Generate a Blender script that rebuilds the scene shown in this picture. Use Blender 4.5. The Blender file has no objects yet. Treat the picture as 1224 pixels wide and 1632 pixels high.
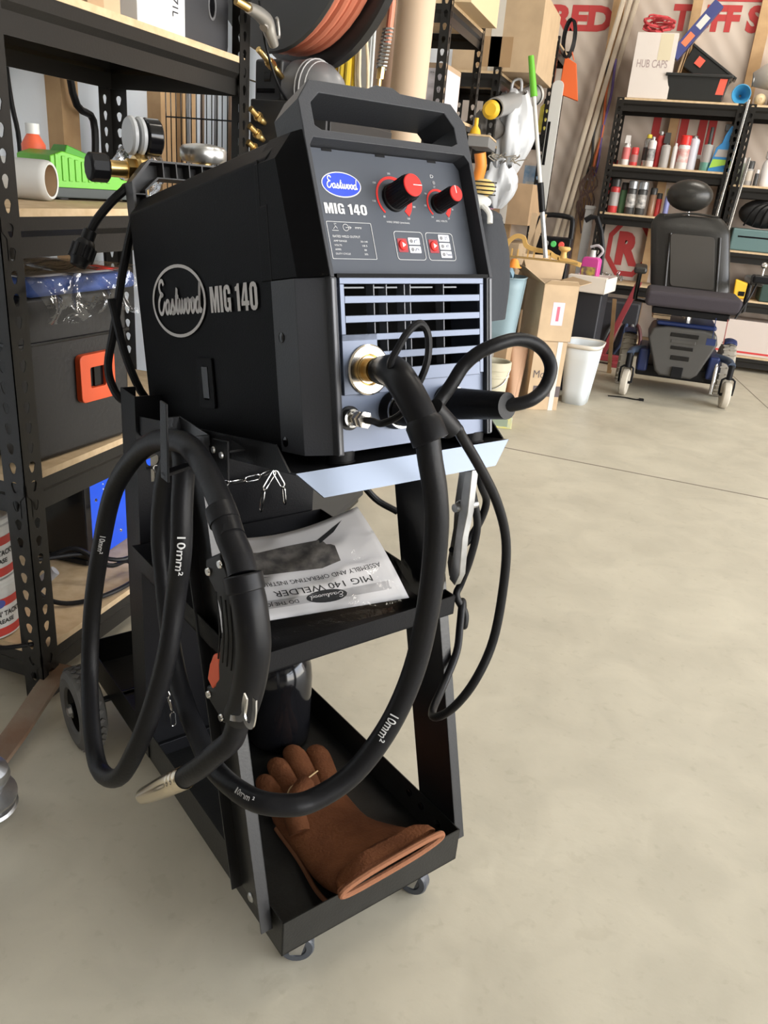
import bpy, bmesh, math, random
from mathutils import Vector, Matrix, Euler
random.seed(7)
PI=math.pi
C=bpy.context.scene.collection
# ------------------------------------------------------------------ materials
MC={}
def mat(name,col,rough=.5,metal=0,bump=0,bscale=60,noise=0,nscale=8,col2=None,trans=0,ior=1.45,spec=.5,emit=0,alpha=1,coat=0):
    if name in MC: return MC[name]
    m=bpy.data.materials.new(name); m.use_nodes=True; nt=m.node_tree; b=nt.nodes['Principled BSDF']
    c=(col[0],col[1],col[2],1)
    b.inputs['Base Color'].default_value=c; b.inputs['Roughness'].default_value=rough; b.inputs['Metallic'].default_value=metal
    b.inputs['Specular IOR Level'].default_value=spec; b.inputs['IOR'].default_value=ior
    b.inputs['Transmission Weight'].default_value=trans; b.inputs['Coat Weight'].default_value=coat; b.inputs['Alpha'].default_value=alpha
    if emit: b.inputs['Emission Color'].default_value=c; b.inputs['Emission Strength'].default_value=emit
    tc=nt.nodes.new('ShaderNodeTexCoord')
    if noise or col2:
        n=nt.nodes.new('ShaderNodeTexNoise'); n.inputs['Scale'].default_value=nscale; n.inputs['Detail'].default_value=5
        nt.links.new(tc.outputs['Object'],n.inputs['Vector'])
        mx=nt.nodes.new('ShaderNodeMix'); mx.data_type='RGBA'
        c2=col2 if col2 else tuple(x*(1-noise) for x in col)
        mx.inputs[6].default_value=c; mx.inputs[7].default_value=(c2[0],c2[1],c2[2],1)
        rp=nt.nodes.new('ShaderNodeMapRange'); rp.inputs[1].default_value=.35; rp.inputs[2].default_value=.65
        nt.links.new(n.outputs['Fac'],rp.inputs[0]); nt.links.new(rp.outputs[0],mx.inputs[0]); nt.links.new(mx.outputs[2],b.inputs['Base Color'])
    if bump:
        n2=nt.nodes.new('ShaderNodeTexNoise'); n2.inputs['Scale'].default_value=bscale; n2.inputs['Detail'].default_value=4
        nt.links.new(tc.outputs['Object'],n2.inputs['Vector'])
        bp=nt.nodes.new('ShaderNodeBump'); bp.inputs['Strength'].default_value=bump; bp.inputs['Distance'].default_value=.004
        nt.links.new(n2.outputs['Fac'],bp.inputs['Height']); nt.links.new(bp.outputs[0],b.inputs['Normal'])
    MC[name]=m; return m
def film(name,tint,rough=.08,op=.25,bump=.5,bscale=30,ior=1.5):
    if name in MC: return MC[name]
    m=bpy.data.materials.new(name); m.use_nodes=True; nt=m.node_tree; nt.nodes.clear()
    o=nt.nodes.new('ShaderNodeOutputMaterial'); mx=nt.nodes.new('ShaderNodeMixShader'); t=nt.nodes.new('ShaderNodeBsdfTransparent'); g=nt.nodes.new('ShaderNodeBsdfGlossy')
    g.inputs['Color'].default_value=(*tint,1); g.inputs['Roughness'].default_value=rough
    fr=nt.nodes.new('ShaderNodeFresnel'); fr.inputs['IOR'].default_value=ior
    mr=nt.nodes.new('ShaderNodeMapRange'); mr.inputs[1].default_value=0; mr.inputs[2].default_value=1; mr.inputs[3].default_value=op; mr.inputs[4].default_value=1
    tc=nt.nodes.new('ShaderNodeTexCoord'); n=nt.nodes.new('ShaderNodeTexNoise'); n.inputs['Scale'].default_value=bscale; n.inputs['Detail'].default_value=3; n.inputs['Distortion'].default_value=1.2
    nt.links.new(tc.outputs['Object'],n.inputs['Vector']); bp=nt.nodes.new('ShaderNodeBump'); bp.inputs['Strength'].default_value=bump; bp.inputs['Distance'].default_value=.01
    nt.links.new(n.outputs['Fac'],bp.inputs['Height']); nt.links.new(bp.outputs[0],g.inputs['Normal']); nt.links.new(bp.outputs[0],fr.inputs['Normal'])
    nt.links.new(fr.outputs[0],mr.inputs[0]); nt.links.new(mr.outputs[0],mx.inputs[0]); nt.links.new(t.outputs[0],mx.inputs[1]); nt.links.new(g.outputs[0],mx.inputs[2]); nt.links.new(mx.outputs[0],o.inputs[0])
    MC[name]=m; return m
BLK=mat('black_powder_coat',(.007,.007,.008),.36,bump=.08,bscale=400,spec=.22)
CARTB=mat('cart_black_paint',(.006,.006,.007),.30,bump=.05,bscale=300,spec=.7)
CASE=mat('welder_case_black',(.0035,.0035,.004),.5,bump=.1,bscale=600,spec=.08)
BEZ=mat('welder_bezel_grey',(.042,.044,.050),.42,spec=.3,bump=.08,bscale=500)
PANEL=mat('panel_grey',(.074,.082,.100),.42,spec=.3)
GRILL=mat('grille_plate_grey',(.115,.138,.195),.40,metal=.3)
RUB=mat('black_rubber',(.008,.008,.009),.42,spec=.22,bump=.08,bscale=200)
PLAS=mat('black_plastic',(.007,.007,.008),.4,spec=.22)
GLOSS=mat('gloss_black',(.006,.006,.007),.12)
WHITE=mat('white_print',(.62,.62,.62),.6)
SIDEP=mat('pale_grey_print',(.55,.53,.52),.6)
RED=mat('red_plastic',(.72,.03,.025),.35)
ORNG=mat('orange_trigger',(.75,.10,.03),.4)
CHR=mat('chrome_steel',(.75,.74,.72),.16,metal=1)
NICK=mat('nickel',(.72,.66,.58),.22,metal=1)
STEEL=mat('zinc_steel',(.55,.55,.55),.35,metal=1,noise=.3,nscale=30)
BRASS=mat('brass',(.72,.50,.20),.28,metal=1)
BLUE=mat('badge_blue',(.03,.07,.62),.4)
WOOD=mat('shelf_chipboard',(.60,.45,.28),.7,col2=(.50,.36,.21),nscale=40)
STUDW=mat('stud_pine',(.55,.36,.19),.7,col2=(.45,.28,.14),nscale=12)
CARD=mat('cardboard',(.42,.28,.16),.8,noise=.15,nscale=10)
CARDL=mat('cardboard_light',(.52,.38,.24),.8,noise=.12,nscale=10)
RACKM=mat('rack_black_metal',(.016,.015,.014),.28,spec=.35,bump=.05,bscale=200)
# ------------------------------------------------------------------ mesh builder
class MB:
    def __init__(s): s.b=bmesh.new(); s.mi=0
    def _f(s,vs):
        try:
            f=s.b.faces.new(vs); f.material_index=s.mi; f.smooth=True; return f
        except ValueError: return None
    def v(s,p): return s.b.verts.new(p)
    def box(s,a,b,M=None):
        (x0,y0,z0),(x1,y1,z1)=a,b
        P=[(x0,y0,z0),(x1,y0,z0),(x1,y1,z0),(x0,y1,z0),(x0,y0,z1),(x1,y0,z1),(x1,y1,z1),(x0,y1,z1)]
        if M is not None: P=[M@Vector(p) for p in P]
        V=[s.v(p) for p in P]
        for f in ((3,2,1,0),(4,5,6,7),(0,1,5,4),(1,2,6,5),(2,3,7,6),(3,0,4,7)): s._f([V[i] for i in f])
        return s
    def hexa(s,P):
        V=[s.v(p) for p in P]
        for f in ((3,2,1,0),(4,5,6,7),(0,1,5,4),(1,2,6,5),(2,3,7,6),(3,0,4,7)): s._f([V[i] for i in f])
        return s
    def prism(s,poly,o,ex,ey,th):
        # polygon (2D) at origin o with axes ex, ey, extruded by th along -(ex x ey)
        o=Vector(o);ex=Vector(ex);ey=Vector(ey);n=ex.cross(ey).normalized()
        A=[s.v(o+ex*p[0]+ey*p[1]) for p in poly]; B=[s.v(o+ex*p[0]+ey*p[1]-n*th) for p in poly]
        s._f(A); s._f(B[::-1]); k=len(poly)
        for i in range(k): s._f([A[i],B[i],B[(i+1)%k],A[(i+1)%k]])
        return s
    def ring(s,outer,inner,o,ex,ey,th):
        # plate with a hole; outer and inner have the same count
        o=Vector(o);ex=Vector(ex);ey=Vector(ey);n=ex.cross(ey).normalized();k=len(outer)
        f=lambda p,d:s.v(o+ex*p[0]+ey*p[1]-n*d)
        A=[f(p,0) for p in outer];B=[f(p,0) for p in inner];A2=[f(p,th) for p in outer];B2=[f(p,th) for p in inner]
        for i in range(k):
            j=(i+1)%k
            s._f([A[i],A[j],B[j],B[i]]); s._f([A2[j],A2[i],B2[i],B2[j]]); s._f([A[j],A[i],A2[i],A2[j]]); s._f([B[i],B[j],B2[j],B2[i]])
        return s
    def lathe(s,prof,o=(0,0,0),ax=(0,0,1),n=24,cap=True,scl=(1,1)):
        # prof: (radius, height)
        o=Vector(o);ax=Vector(ax).normalized();q=ax.orthogonal().normalized()
        if abs(ax.z)>.99: q=Vector((1,0,0))
        r=ax.cross(q).normalized(); L=[]
        for (R,h) in prof:
            L.append([s.v(o+ax*h+q*(R*scl[0]*math.cos(2*PI*i/n))+r*(R*scl[1]*math.sin(2*PI*i/n))) for i in range(n)])
        for a in range(len(L)-1):
            for i in range(n):
                j=(i+1)%n; s._f([L[a][i],L[a][j],L[a+1][j],L[a+1][i]])
        if cap: s._f(L[0][::-1]); s._f(L[-1])
        return s
    def cyl(s,p0,p1,r0,r1=None,n=20,cap=True):
        p0=Vector(p0);p1=Vector(p1); r1=r0 if r1 is None else r1
        return s.lathe([(r0,0),(r1,(p1-p0).length)],p0,p1-p0,n,cap)
    def tube(s,pts,r,n=12,smooth=4,closed=False,rad=None):
        P=catmull([Vector(p) for p in pts],smooth,closed) if smooth>1 else [Vector(p) for p in pts]
        k=len(P); L=[]; up=None
        for i,p in enumerate(P):
            a=P[(i-1)%k] if (closed or i>0) else P[i]; b=P[(i+1)%k] if (closed or i<k-1) else P[i]
            t=(b-a).normalized()
            if up is None: up=t.orthogonal().normalized()
            up=(up-t*up.dot(t)); up=up.normalized() if up.length>1e-6 else t.orthogonal().normalized()
            w=t.cross(up); rr=r if rad is None else rad(i/(k-1))
            L.append([s.v(p+up*(rr*math.cos(2*PI*j/n))+w*(rr*math.sin(2*PI*j/n))) for j in range(n)])
        for a in range(k if closed else k-1):
            A=L[a];B=L[(a+1)%k]
            off=0
            if closed and a==k-1:
                best=min(range(n),key=lambda o:(A[0].co-B[o].co).length); off=best
            for j in range(n): s._f([A[j],A[(j+1)%n],B[(j+1+off)%n],B[(j+off)%n]])
        if not closed: s._f(L[0][::-1]); s._f(L[-1])
        return s
    def ribbon(s,pts,w,th,nrm,smooth=4,wf=None):
        P=catmull([Vector(p) for p in pts],smooth) if smooth>1 else [Vector(p) for p in pts]
        k=len(P);L=[];nrm=Vector(nrm)
        for i,p in enumerate(P):
            t=(P[min(i+1,k-1)]-P[max(i-1,0)]).normalized(); q=t.cross(nrm).normalized(); ww=w if wf is None else wf(i/(k-1)); nn=q.cross(t).normalized()
            L.append([s.v(p-q*ww/2),s.v(p+q*ww/2),s.v(p+q*ww/2-nn*th),s.v(p-q*ww/2-nn*th)])
        for a in range(k-1):
            for j in range(4): s._f([L[a][j],L[a][(j+1)%4],L[a+1][(j+1)%4],L[a+1][j]])
        s._f(L[0][::-1]); s._f(L[-1]); return s
    def sph(s,c,r,n=16,scl=(1,1,1)):
        c=Vector(c); m=n//2;L=[]
        top=s.v(c+Vector((0,0,r*scl[2]))); bot=s.v(c-Vector((0,0,r*scl[2])))
        for i in range(1,m):
            t=PI*i/m; L.append([s.v(c+Vector((r*scl[0]*math.sin(t)*math.cos(2*PI*j/n),r*scl[1]*math.sin(t)*math.sin(2*PI*j/n),r*scl[2]*math.cos(t)))) for j in range(n)])
        for j in range(n):
            s._f([top,L[0][j],L[0][(j+1)%n]]); s._f([bot,L[-1][(j+1)%n],L[-1][j]])
            for a in range(len(L)-1): s._f([L[a][j],L[a+1][j],L[a+1][(j+1)%n],L[a][(j+1)%n]])
        return s
    def grid(s,fn,nu,nv,th=0):
        G=[[s.v(fn(i/nu,j/nv)) for j in range(nv+1)] for i in range(nu+1)]
        for i in range(nu):
            for j in range(nv): s._f([G[i][j],G[i+1][j],G[i+1][j+1],G[i][j+1]])
        return s
    def build(s,name,m,parent=None,sharp=35,bev=0,seg=2,sub=0,solid=0,loc=None,rot=None,label=None,recalc=True):
        if recalc: bmesh.ops.recalc_face_normals(s.b,faces=s.b.faces[:])
        me=bpy.data.meshes.new(name); s.b.to_mesh(me); s.b.free()
        for x in (m if isinstance(m,(list,tuple)) else [m]): me.materials.append(x)
        try: me.set_sharp_from_angle(angle=math.radians(sharp))
        except Exception: pass
        o=bpy.data.objects.new(name,me); C.objects.link(o)
        if parent: o.parent=parent
        if loc: o.location=loc
        if rot: o.rotation_euler=rot
        if solid: md=o.modifiers.new('solid','SOLIDIFY'); md.thickness=solid; md.offset=0
        if bev: md=o.modifiers.new('bevel','BEVEL'); md.width=bev; md.segments=seg; md.limit_method='ANGLE'; md.angle_limit=math.radians(40); md.harden_normals=True
        if sub: md=o.modifiers.new('sub','SUBSURF'); md.levels=sub; md.render_levels=sub
        if label: o['label']=label
        return o
def catmull(P,n,closed=False):
    out=[];k=len(P)
    if k<3: return P
    for i in range(k if closed else k-1):
        p0=P[(i-1)%k] if (closed or i>0) else P[0]*2-P[1]
        p1=P[i];p2=P[(i+1)%k]; p3=P[(i+2)%k] if (closed or i<k-2) else P[-1]*2-P[-2]
        for j in range(n):
            t=j/n; out.append(.5*((2*p1)+(p2-p0)*t+(2*p0-5*p1+4*p2-p3)*t*t+(3*p1-p0-3*p2+p3)*t*t*t))
    if not closed: out.append(P[-1])
    return out
def catr(vals,n):
    return catmull([Vector((v,0,0)) for v in vals],n)
def rrect(x0,y0,x1,y1,r,n=4):
    out=[]
    for (cx,cy,a) in ((x1-r,y1-r,0),(x0+r,y1-r,90),(x0+r,y0+r,180),(x1-r,y0+r,270)):
        for i in range(n+1):
            t=math.radians(a+90*i/n); out.append((cx+r*math.cos(t),cy+r*math.sin(t)))
    return out
def circ(cx,cy,rx,ry=None,n=32,a0=0): 
    ry=rx if ry is None else ry
    return [(cx+rx*math.cos(a0+2*PI*i/n),cy+ry*math.sin(a0+2*PI*i/n)) for i in range(n)]
def tag(o,label=None,cat=None,group=None,kind=None):
    if label: o['label']=label
    if cat: o['category']=cat
    if group: o['group']=group
    if kind: o['kind']=kind
    return o
def thing(name,label,cat,loc=(0,0,0),rot=None,group=None):
    o=bpy.data.objects.new(name,None); C.objects.link(o); o.location=loc; o.empty_display_size=.05
    if rot is not None:
        if isinstance(rot,(int,float)): o.rotation_euler=(0,0,rot)
        elif isinstance(rot,Matrix): o.rotation_euler=rot.to_euler()
        else: o.rotation_euler=rot
    return tag(o,label,cat,group)
def dup(r0,loc=None,rot=None,label=None):
    r=r0.copy(); C.objects.link(r)
    if loc: r.location=loc
    if rot is not None: r.rotation_euler=(0,0,rot)
    if label: r['label']=label
    for ch in list(r0.children):
        c=ch.copy(); C.objects.link(c); c.parent=r
        for g in ch.children:
            d=g.copy(); C.objects.link(d); d.parent=c
    return r
_tc={}
def text(txt,o,ex,ey,h,m,parent,name='lettering',w=None,bold=0,shear=0,align='CENTER',th=.0004,label=None,spacing=1):
    if 'M' in txt or 'W' in txt: bold=0
    """flat lettering: h = cap height, w = total width; o = centre of the text"""
    cu=bpy.data.curves.new('t','FONT'); cu.body=txt; cu.size=1; cu.offset=bold; cu.shear=shear; cu.align_x='LEFT'; cu.space_character=spacing; cu.resolution_u=3
    ob=bpy.data.objects.new('t',cu); C.objects.link(ob); dg=bpy.context.evaluated_depsgraph_get(); dg.update()
    me=bpy.data.meshes.new_from_object(ob.evaluated_get(dg)); bpy.data.objects.remove(ob); bpy.data.curves.remove(cu)
    xs=[v.co.x for v in me.vertices]; ys=[v.co.y for v in me.vertices]
    if not xs: return None
    x0,x1,y0,y1=min(xs),max(xs),min(ys),max(ys); H=.70 if y1-y0<1.0 else y1-y0
    s=h/max(y1-max(y0,0),.1); sx=s if w is None else w/(x1-x0)
    ex=Vector(ex);ey=Vector(ey);n=ex.cross(ey).normalized();o=Vector(o)
    for v in me.vertices:
        x=(v.co.x-(x0+x1)/2)*sx; y=(v.co.y-(max(y0,0)+y1)/2)*s
        v.co=o+ex*x+ey*y+n*th
    me.name=name; me.materials.clear(); me.materials.append(m)
    q=bpy.data.objects.new(name,me); C.objects.link(q)
    if parent: q.parent=parent
    if label: q['label']=label
    return q
# monoline script strokes for the word on the badge (unit x-height = 1)
SCR=[
 [(1.55,2.25),(1.25,2.6),(.75,2.55),(.45,2.15),(.7,1.7),(1.25,1.5),(.7,1.4),(.25,.95),(.2,.4),(.6,.02),(1.1,.1),(1.5,.6),(1.75,.95)],
 [(2.75,.85),(2.4,1.02),(2.0,.75),(1.95,.25),(2.25,0),(2.6,.25),(2.8,.9),(2.78,.3),(2.95,.02),(3.25,.3)],
 [(3.25,.3),(3.65,1.05),(3.75,.7),(3.95,.35),(3.8,.02),(3.4,.08),(3.6,0),(4.1,.1),(4.35,.5)],
 [(4.35,.5),(4.75,1.9),(4.6,.9),(4.6,.25),(4.8,.0),(5.1,.3)],[(4.35,1.2),(5.05,1.25)],
 [(5.1,.3),(5.35,1),(5.3,.4),(5.5,.02),(5.8,.3),(5.95,1),(5.95,.35),(6.15,.02),(6.5,.35),(6.55,.95),(6.75,.8)],
 [(6.75,.8),(7.25,1),(6.95,.8),(6.9,.25),(7.15,0),(7.5,.25),(7.5,.8),(7.25,1.02),(7.55,.85),(7.9,.85)],
 [(7.9,.85),(8.35,1),(8.05,.8),(8.0,.25),(8.25,0),(8.6,.25),(8.6,.8),(8.35,1.02),(8.65,.85),(8.9,.8)],
 [(9.75,.85),(9.4,1.02),(9.05,.75),(9.0,.25),(9.3,0),(9.65,.3),(9.95,2.2),(9.8,1.2),(9.8,.3),(9.98,.02),(10.2,.25)]]
def script(o,ex,ey,width,m,parent,name='brand_lettering',ysc=1.0,th=.0005,wt=.17):
    o=Vector(o);ex=Vector(ex);ey=Vector(ey);n=ex.cross(ey).normalized();s=width/10.2
    b=MB()
    for st in SCR:
        b.ribbon([o+ex*((x-5.2+.12*y)*s)+ey*((y-.95)*s*ysc)+n*th for x,y in st],wt*s*1.5,th,n,4)
    return b.build(name,m,parent,recalc=False)
GLY={'M':[[(0,0),(0,10),(2.9,10),(4,4.6),(5.1,10),(8,10),(8,0),(5.9,0),(5.9,6.4),(4.7,0),(3.3,0),(2.1,6.4),(2.1,0)]],'I':[[(0,0),(0,10),(2.3,10),(2.3,0)]],
'G':[[(6,6.6),(6,7.8),(5.2,9.5),(3.9,10),(2.2,10),(.8,9.4),(0,7.8),(0,2.2),(.8,.6),(2.2,0),(3.6,0),(4.6,.8),(5,0),(6,0),(6,5.2),(3.2,5.2),(3.2,3.6),(3.9,3.6),(3.9,2.2),(3.5,1.6),(2.7,1.6),(2.2,2.2),(2.2,7.8),(2.6,8.4),(3.4,8.4),(3.8,7.8),(3.8,6.6)]],
'1':[[(0,7.4),(0,8.8),(1.4,9.2),(2,10),(3.6,10),(3.6,0),(1.3,0),(1.3,7.4)]],
'4':[[(0,1.9),(0,3.4),(2.8,10),(5.2,10),(5.2,3.5),(6.2,3.5),(6.2,1.9),(5.2,1.9),(5.2,0),(3.1,0),(3.1,1.9)],None],
'0':[[(.8,.6),(2.2,0),(3.8,0),(5.2,.6),(6,2.2),(6,7.8),(5.2,9.4),(3.8,10),(2.2,10),(.8,9.4),(0,7.8),(0,2.2)],[(2.5,1.7),(2.8,1.6),(3.2,1.6),(3.5,1.7),(3.8,2.2),(3.8,7.8),(3.5,8.3),(3.2,8.4),(2.8,8.4),(2.5,8.3),(2.2,7.8),(2.2,2.2)]]}
ADV={'M':9,'I':3.3,'G':7,'1':4.8,'4':6.9,'0':6.6,' ':3}
def block(txt,o,ex,ey,h,w,m,parent,name='model_lettering',th=.0004):
    """heavy condensed capitals"""
    o=Vector(o);ex=Vector(ex);ey=Vector(ey);n=ex.cross(ey).normalized(); tot=sum(ADV[c] for c in txt)-.6; sx=w/tot; sy=h/10; x=0; b=MB(); V=lambda p:b.v(o+ex*((x+p[0]-tot/2)*sx)+ey*((p[1]-5)*sy)+n*th)
    for c in txt:
        g=GLY.get(c)
        if g:
            if c=='0':
                A=[V(p) for p in g[0]];B=[V(p) for p in g[1]]
                for i in range(12): b._f([A[i],A[(i+1)%12],B[(i+1)%12],B[i]])
            elif c=='4':
                for q in ([(0,1.9),(0,3.5),(6.2,3.5),(6.2,1.9)],[(3.1,0),(3.1,1.9),(5.2,1.9),(5.2,0)],[(3.1,3.5),(3.1,6.8),(3.1,10),(5.2,10),(5.2,3.5)],[(0,3.5),(2.6,10),(3.1,10),(3.1,7.4),(1.7,3.5)]): b._f([V(p) for p in q][::-1])
            else: b._f([V(p) for p in g[0]][::-1])
        x+=ADV[c]
    return b.build(name,m,parent,recalc=False)
# ------------------------------------------------------------------ frames
CO=Vector((-0.28655,0.6692,0)); CA=.968
cx=Vector((math.cos(CA),math.sin(CA),0)); cy=Vector((-math.sin(CA),math.cos(CA),0)); cz=Vector((0,0,1))
TL=math.radians(11)
wy=cy*math.cos(TL)-cz*math.sin(TL); wz=cy*math.sin(TL)+cz*math.cos(TL)
TO=CO+cx*.005+cy*.022+cz*.727
RW=Matrix((cx,wy,wz)).transposed()
def w2c(p): # welder frame to cart frame
    x,y,z=p; c,s=math.cos(TL),math.sin(TL); return Vector((x+.005, y*c+z*s+.022, -y*s+z*c+.727))
# camera
cam=bpy.data.cameras.new('camera'); co=bpy.data.objects.new('camera',cam); C.objects.link(co)
cam.sensor_fit='VERTICAL'; cam.sensor_height=36; cam.lens=36*1263/1632; cam.clip_start=.02; cam.clip_end=200
p,r,yr=.39,-.088,.293
cp,sp,cr,sr=math.cos(p),math.sin(p),math.cos(r),math.sin(r)
ryv=Vector((math.cos(yr),-math.sin(yr),0)); rxv=Vector((math.sin(yr),math.cos(yr),0))
def old2room(v): v=Vector(v); return Vector((v.dot(ryv),v.dot(rxv),v.z))
Rt=old2room((cr,-sr*sp,-sr*cp)); Up=old2room((sr,cr*sp,cr*cp)); Fw=old2room((0,cp,-sp))
co.matrix_world=Matrix.Translation((0,0,1.0))@Matrix((Rt,Up,-Fw)).transposed().to_4x4()
bpy.context.scene.camera=co
# ================================================================== WELDER
W=thing('welder','black wire feed welder with two red topped knobs standing on the cart','welder',TO,RW)
A=.25; fN=Vector((0,-math.cos(A),math.sin(A))); fS=Vector((0,math.sin(A),math.cos(A))); fP=Vector((0,0,.19)); EX=Vector((1,0,0))
def F(u,s,off=0): return fP+EX*u+fS*s+fN*off
yf=lambda z:(z-.19)*math.tan(A)
# case: side cover with chamfered roof
b=MB(); prof=[(.033,.013),(.292,.013),(.292,.309),(.270,.331),(.052,.331),(.031,.309)]
sec=[]
for (y,dz,ins) in ((.075,0,0),(.468,-.008,0),(.483,-.012,.006)):
    sec.append([b.v((x+(ins if x<.15 else -ins),y,z+(dz if z>.2 else 0)+(-ins if z>.2 else ins))) for x,z in prof])
for i in range(2):
    for j in range(6): b._f([sec[i][j],sec[i][(j+1)%6],sec[i+1][(j+1)%6],sec[i+1][j]])
b._f(sec[0]);b._f(sec[-1]); b.build('side_cover',CASE,W,bev=.0025)
# raised hinge strip on the roof
MB().box((.085,.09,.329),(.24,.30,.334)).build('roof_hatch',CASE,W,bev=.001)
# lower front frame
b=MB(); P=[(.0525,.010),(.0525,.001),(.060,.001),(.060,.065),(.265,.065),(.265,.001),(.2725,.001),(.2725,.010),(.295,.03),(.295,.078),(.029,.078),(.029,.03)]
b.prism([(x,y) for x,y in P],(0,0,.1895),(1,0,0),(0,1,0),.179); b.build('front_frame',BEZ,W,sharp=20,bev=.0008)
# cheek overlay so the side of the lower front is the same black as the case
# upper front housing: cheeks, back body, bars
def loft(b,sections):
    L=[[b.v(p) for p in s] for s in sections]; k=len(L[0])
    for a in range(len(L)-1):
        for j in range(k): b._f([L[a][j],L[a][(j+1)%k],L[a+1][(j+1)%k],L[a+1][j]])
    b._f(L[0][::-1]); b._f(L[-1])
b=MB()
for sg in (1,-1):
    b=MB(); X=lambda x: x if sg==1 else .325-x
    se=[]
    for z,inset in ((.190,0),(.305,0),(.331,.020)):
        y=yf(z); se.append([(X(.0525),y,z),(X(.0568),y,z),(X(.0568),.10,z),(X(.030+inset),.10,z),(X(.030+inset),y+.026-inset*.4,z)])
    loft(b,se); b.build('side_cheek',CASE,W,sharp=20,bev=.0012)
b=MB(); b.hexa([(.06,yf(.19)+.028,.19),(.265,yf(.19)+.028,.19),(.265,.10,.19),(.06,.10,.19),(.06,yf(.33)+.03,.329),(.265,yf(.33)+.03,.329),(.265,.10,.329),(.06,.10,.329)]); b.build('inner_body',CASE,W)
# frame face (grey) around the recess: left strip, right strip
b=MB()
b.prism([(.0522,-.0005),(.0570,-.0005),(.0570,.1300),(.0625,.1375),(.2620,.1375),(.2680,.1300),(.2680,-.0005),(.2728,-.0005),(.2728,.140),(.0522,.140)],fP+fN*.0004,EX,fS,.022)
b.build('panel_frame',BEZ,W,bev=.0008)
# handle arch
outer=[(.0522,.138),(.1,.138),(.225,.138),(.2728,.138),(.2728,.174),(.256,.1945),(.184,.1965),(.175,.2015),(.153,.2015),(.142,.1965),(.069,.1955),(.0522,.174)]
inner=[(.067,.150),(.0745,.1462),(.2465,.1462),(.2545,.150),(.2545,.168),(.243,.183),(.184,.183),(.175,.183),(.153,.183),(.142,.183),(.0785,.183),(.067,.1725)]
b=MB(); b.ring(outer,inner,fP+fN*.0004,EX,fS,.05); b.build('carry_handle',BEZ,W,sharp=25,bev=.0012)
# panel (recessed)
b=MB(); b.prism([(.0572,0),(.2678,0),(.2678,.1285),(.261,.1365),(.063,.1365),(.0572,.1285)],F(0,0,-.018),EX,fS,.004); b.build('control_panel',PANEL,W)
for u in (.082,.150,.222):
    MB().prism([(u,.134),(u+.012,.134),(u+.012,.1365),(u,.1365)],F(0,0,-.0172),EX,fS,.001).build('panel_slot',GLOSS,W)
MB().box((.0595,-.001,.1885),(.2655,.02,.1925)).build('bezel_seam',CASE,W)
O=-.0178
F0=F
def F(u,s,off=0): return F0(u-.0012,s-.0010,off)
# badge
b=MB(); b.prism(circ(.1,.1013,.0245,.0133),F(0,0,O+.0004),EX,fS,.0008); bd=b.build('badge',WHITE,W)
b=MB(); b.prism(circ(.1,.1013,.0232,.0121),F(0,0,O+.0007),EX,fS,.0008); b.build('badge_field',BLUE,bd)
script(F(.1,.1015,O+.0008),EX,fS,.038,mat('badge_white',(.85,.85,.85),.5),bd,ysc=1.25,wt=.2)
block('MIG 140',F(.1,.0762,O),EX,fS,.0108,.0525,WHITE,W)
# ratings table
def outline(poly,u0,s0,wd,name,m=WHITE,par=W):
    cx_=sum(p[0] for p in poly)/len(poly); cy_=sum(p[1] for p in poly)/len(poly)
    inn=[]
    for p in poly:
        d=math.hypot(p[0]-cx_,p[1]-cy_); inn.append((p[0]+(cx_-p[0])/d*wd*1.3,p[1]+(cy_-p[1])/d*wd*1.3))
    b=MB(); b.ring(poly,inn,F(u0,s0,O+.0003),EX,fS,.0003); return b.build(name,m,par)
outline(rrect(.0725,.0243,.1285,.0627,.001,2),0,0,.0005,'ratings_outline')
text('RATED WELD OUTPUT',F(.0945,.0475,O),EX,fS,.0023,WHITE,W,w=.034,bold=.02)
for i,(a_,c_) in enumerate((('AMP RANGE','30-140'),('VOLTS','18.5'),('AMPS','80'),('DUTY CYCLE','30%'))):
    s=.0428-i*.0044
    text(a_,F(.0775+.0009*len(a_),s,O),EX,fS,.0018,WHITE,W,w=.0018*len(a_))
    text(c_,F(.1155,s,O),EX,fS,.0018,WHITE,W,w=.0015*len(c_))
# ratings pictograms
b=MB()
def seg2(b,pts,wd=.0004): b.ribbon([F(u,s,O+.0004) for u,s in pts],wd,.0002,fN,1)
seg2(b,[(.078,.0535),(.086,.0535)]);seg2(b,[(.080,.055),(.083,.058),(.0815,.0605),(.0845,.0605)]);seg2(b,[(.083,.058),(.085,.0555)])
seg2(b,[(.107,.0575),(.1155,.0575)]);seg2(b,[(.107,.0565),(.109,.0565)]);seg2(b,[(.110,.0565),(.112,.0565)]);seg2(b,[(.1132,.0565),(.1152,.0565)])
pts=[(.0955+.0035*math.cos(t),.057+.0035*math.sin(t)) for t in [i*PI/8 for i in range(17)]]; seg2(b,pts); seg2(b,[(.0955,.057),(.1025,.057)]); seg2(b,[(.1,.0585),(.1025,.057),(.1,.0555)])
b.build('pictogram',WHITE,W)
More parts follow.
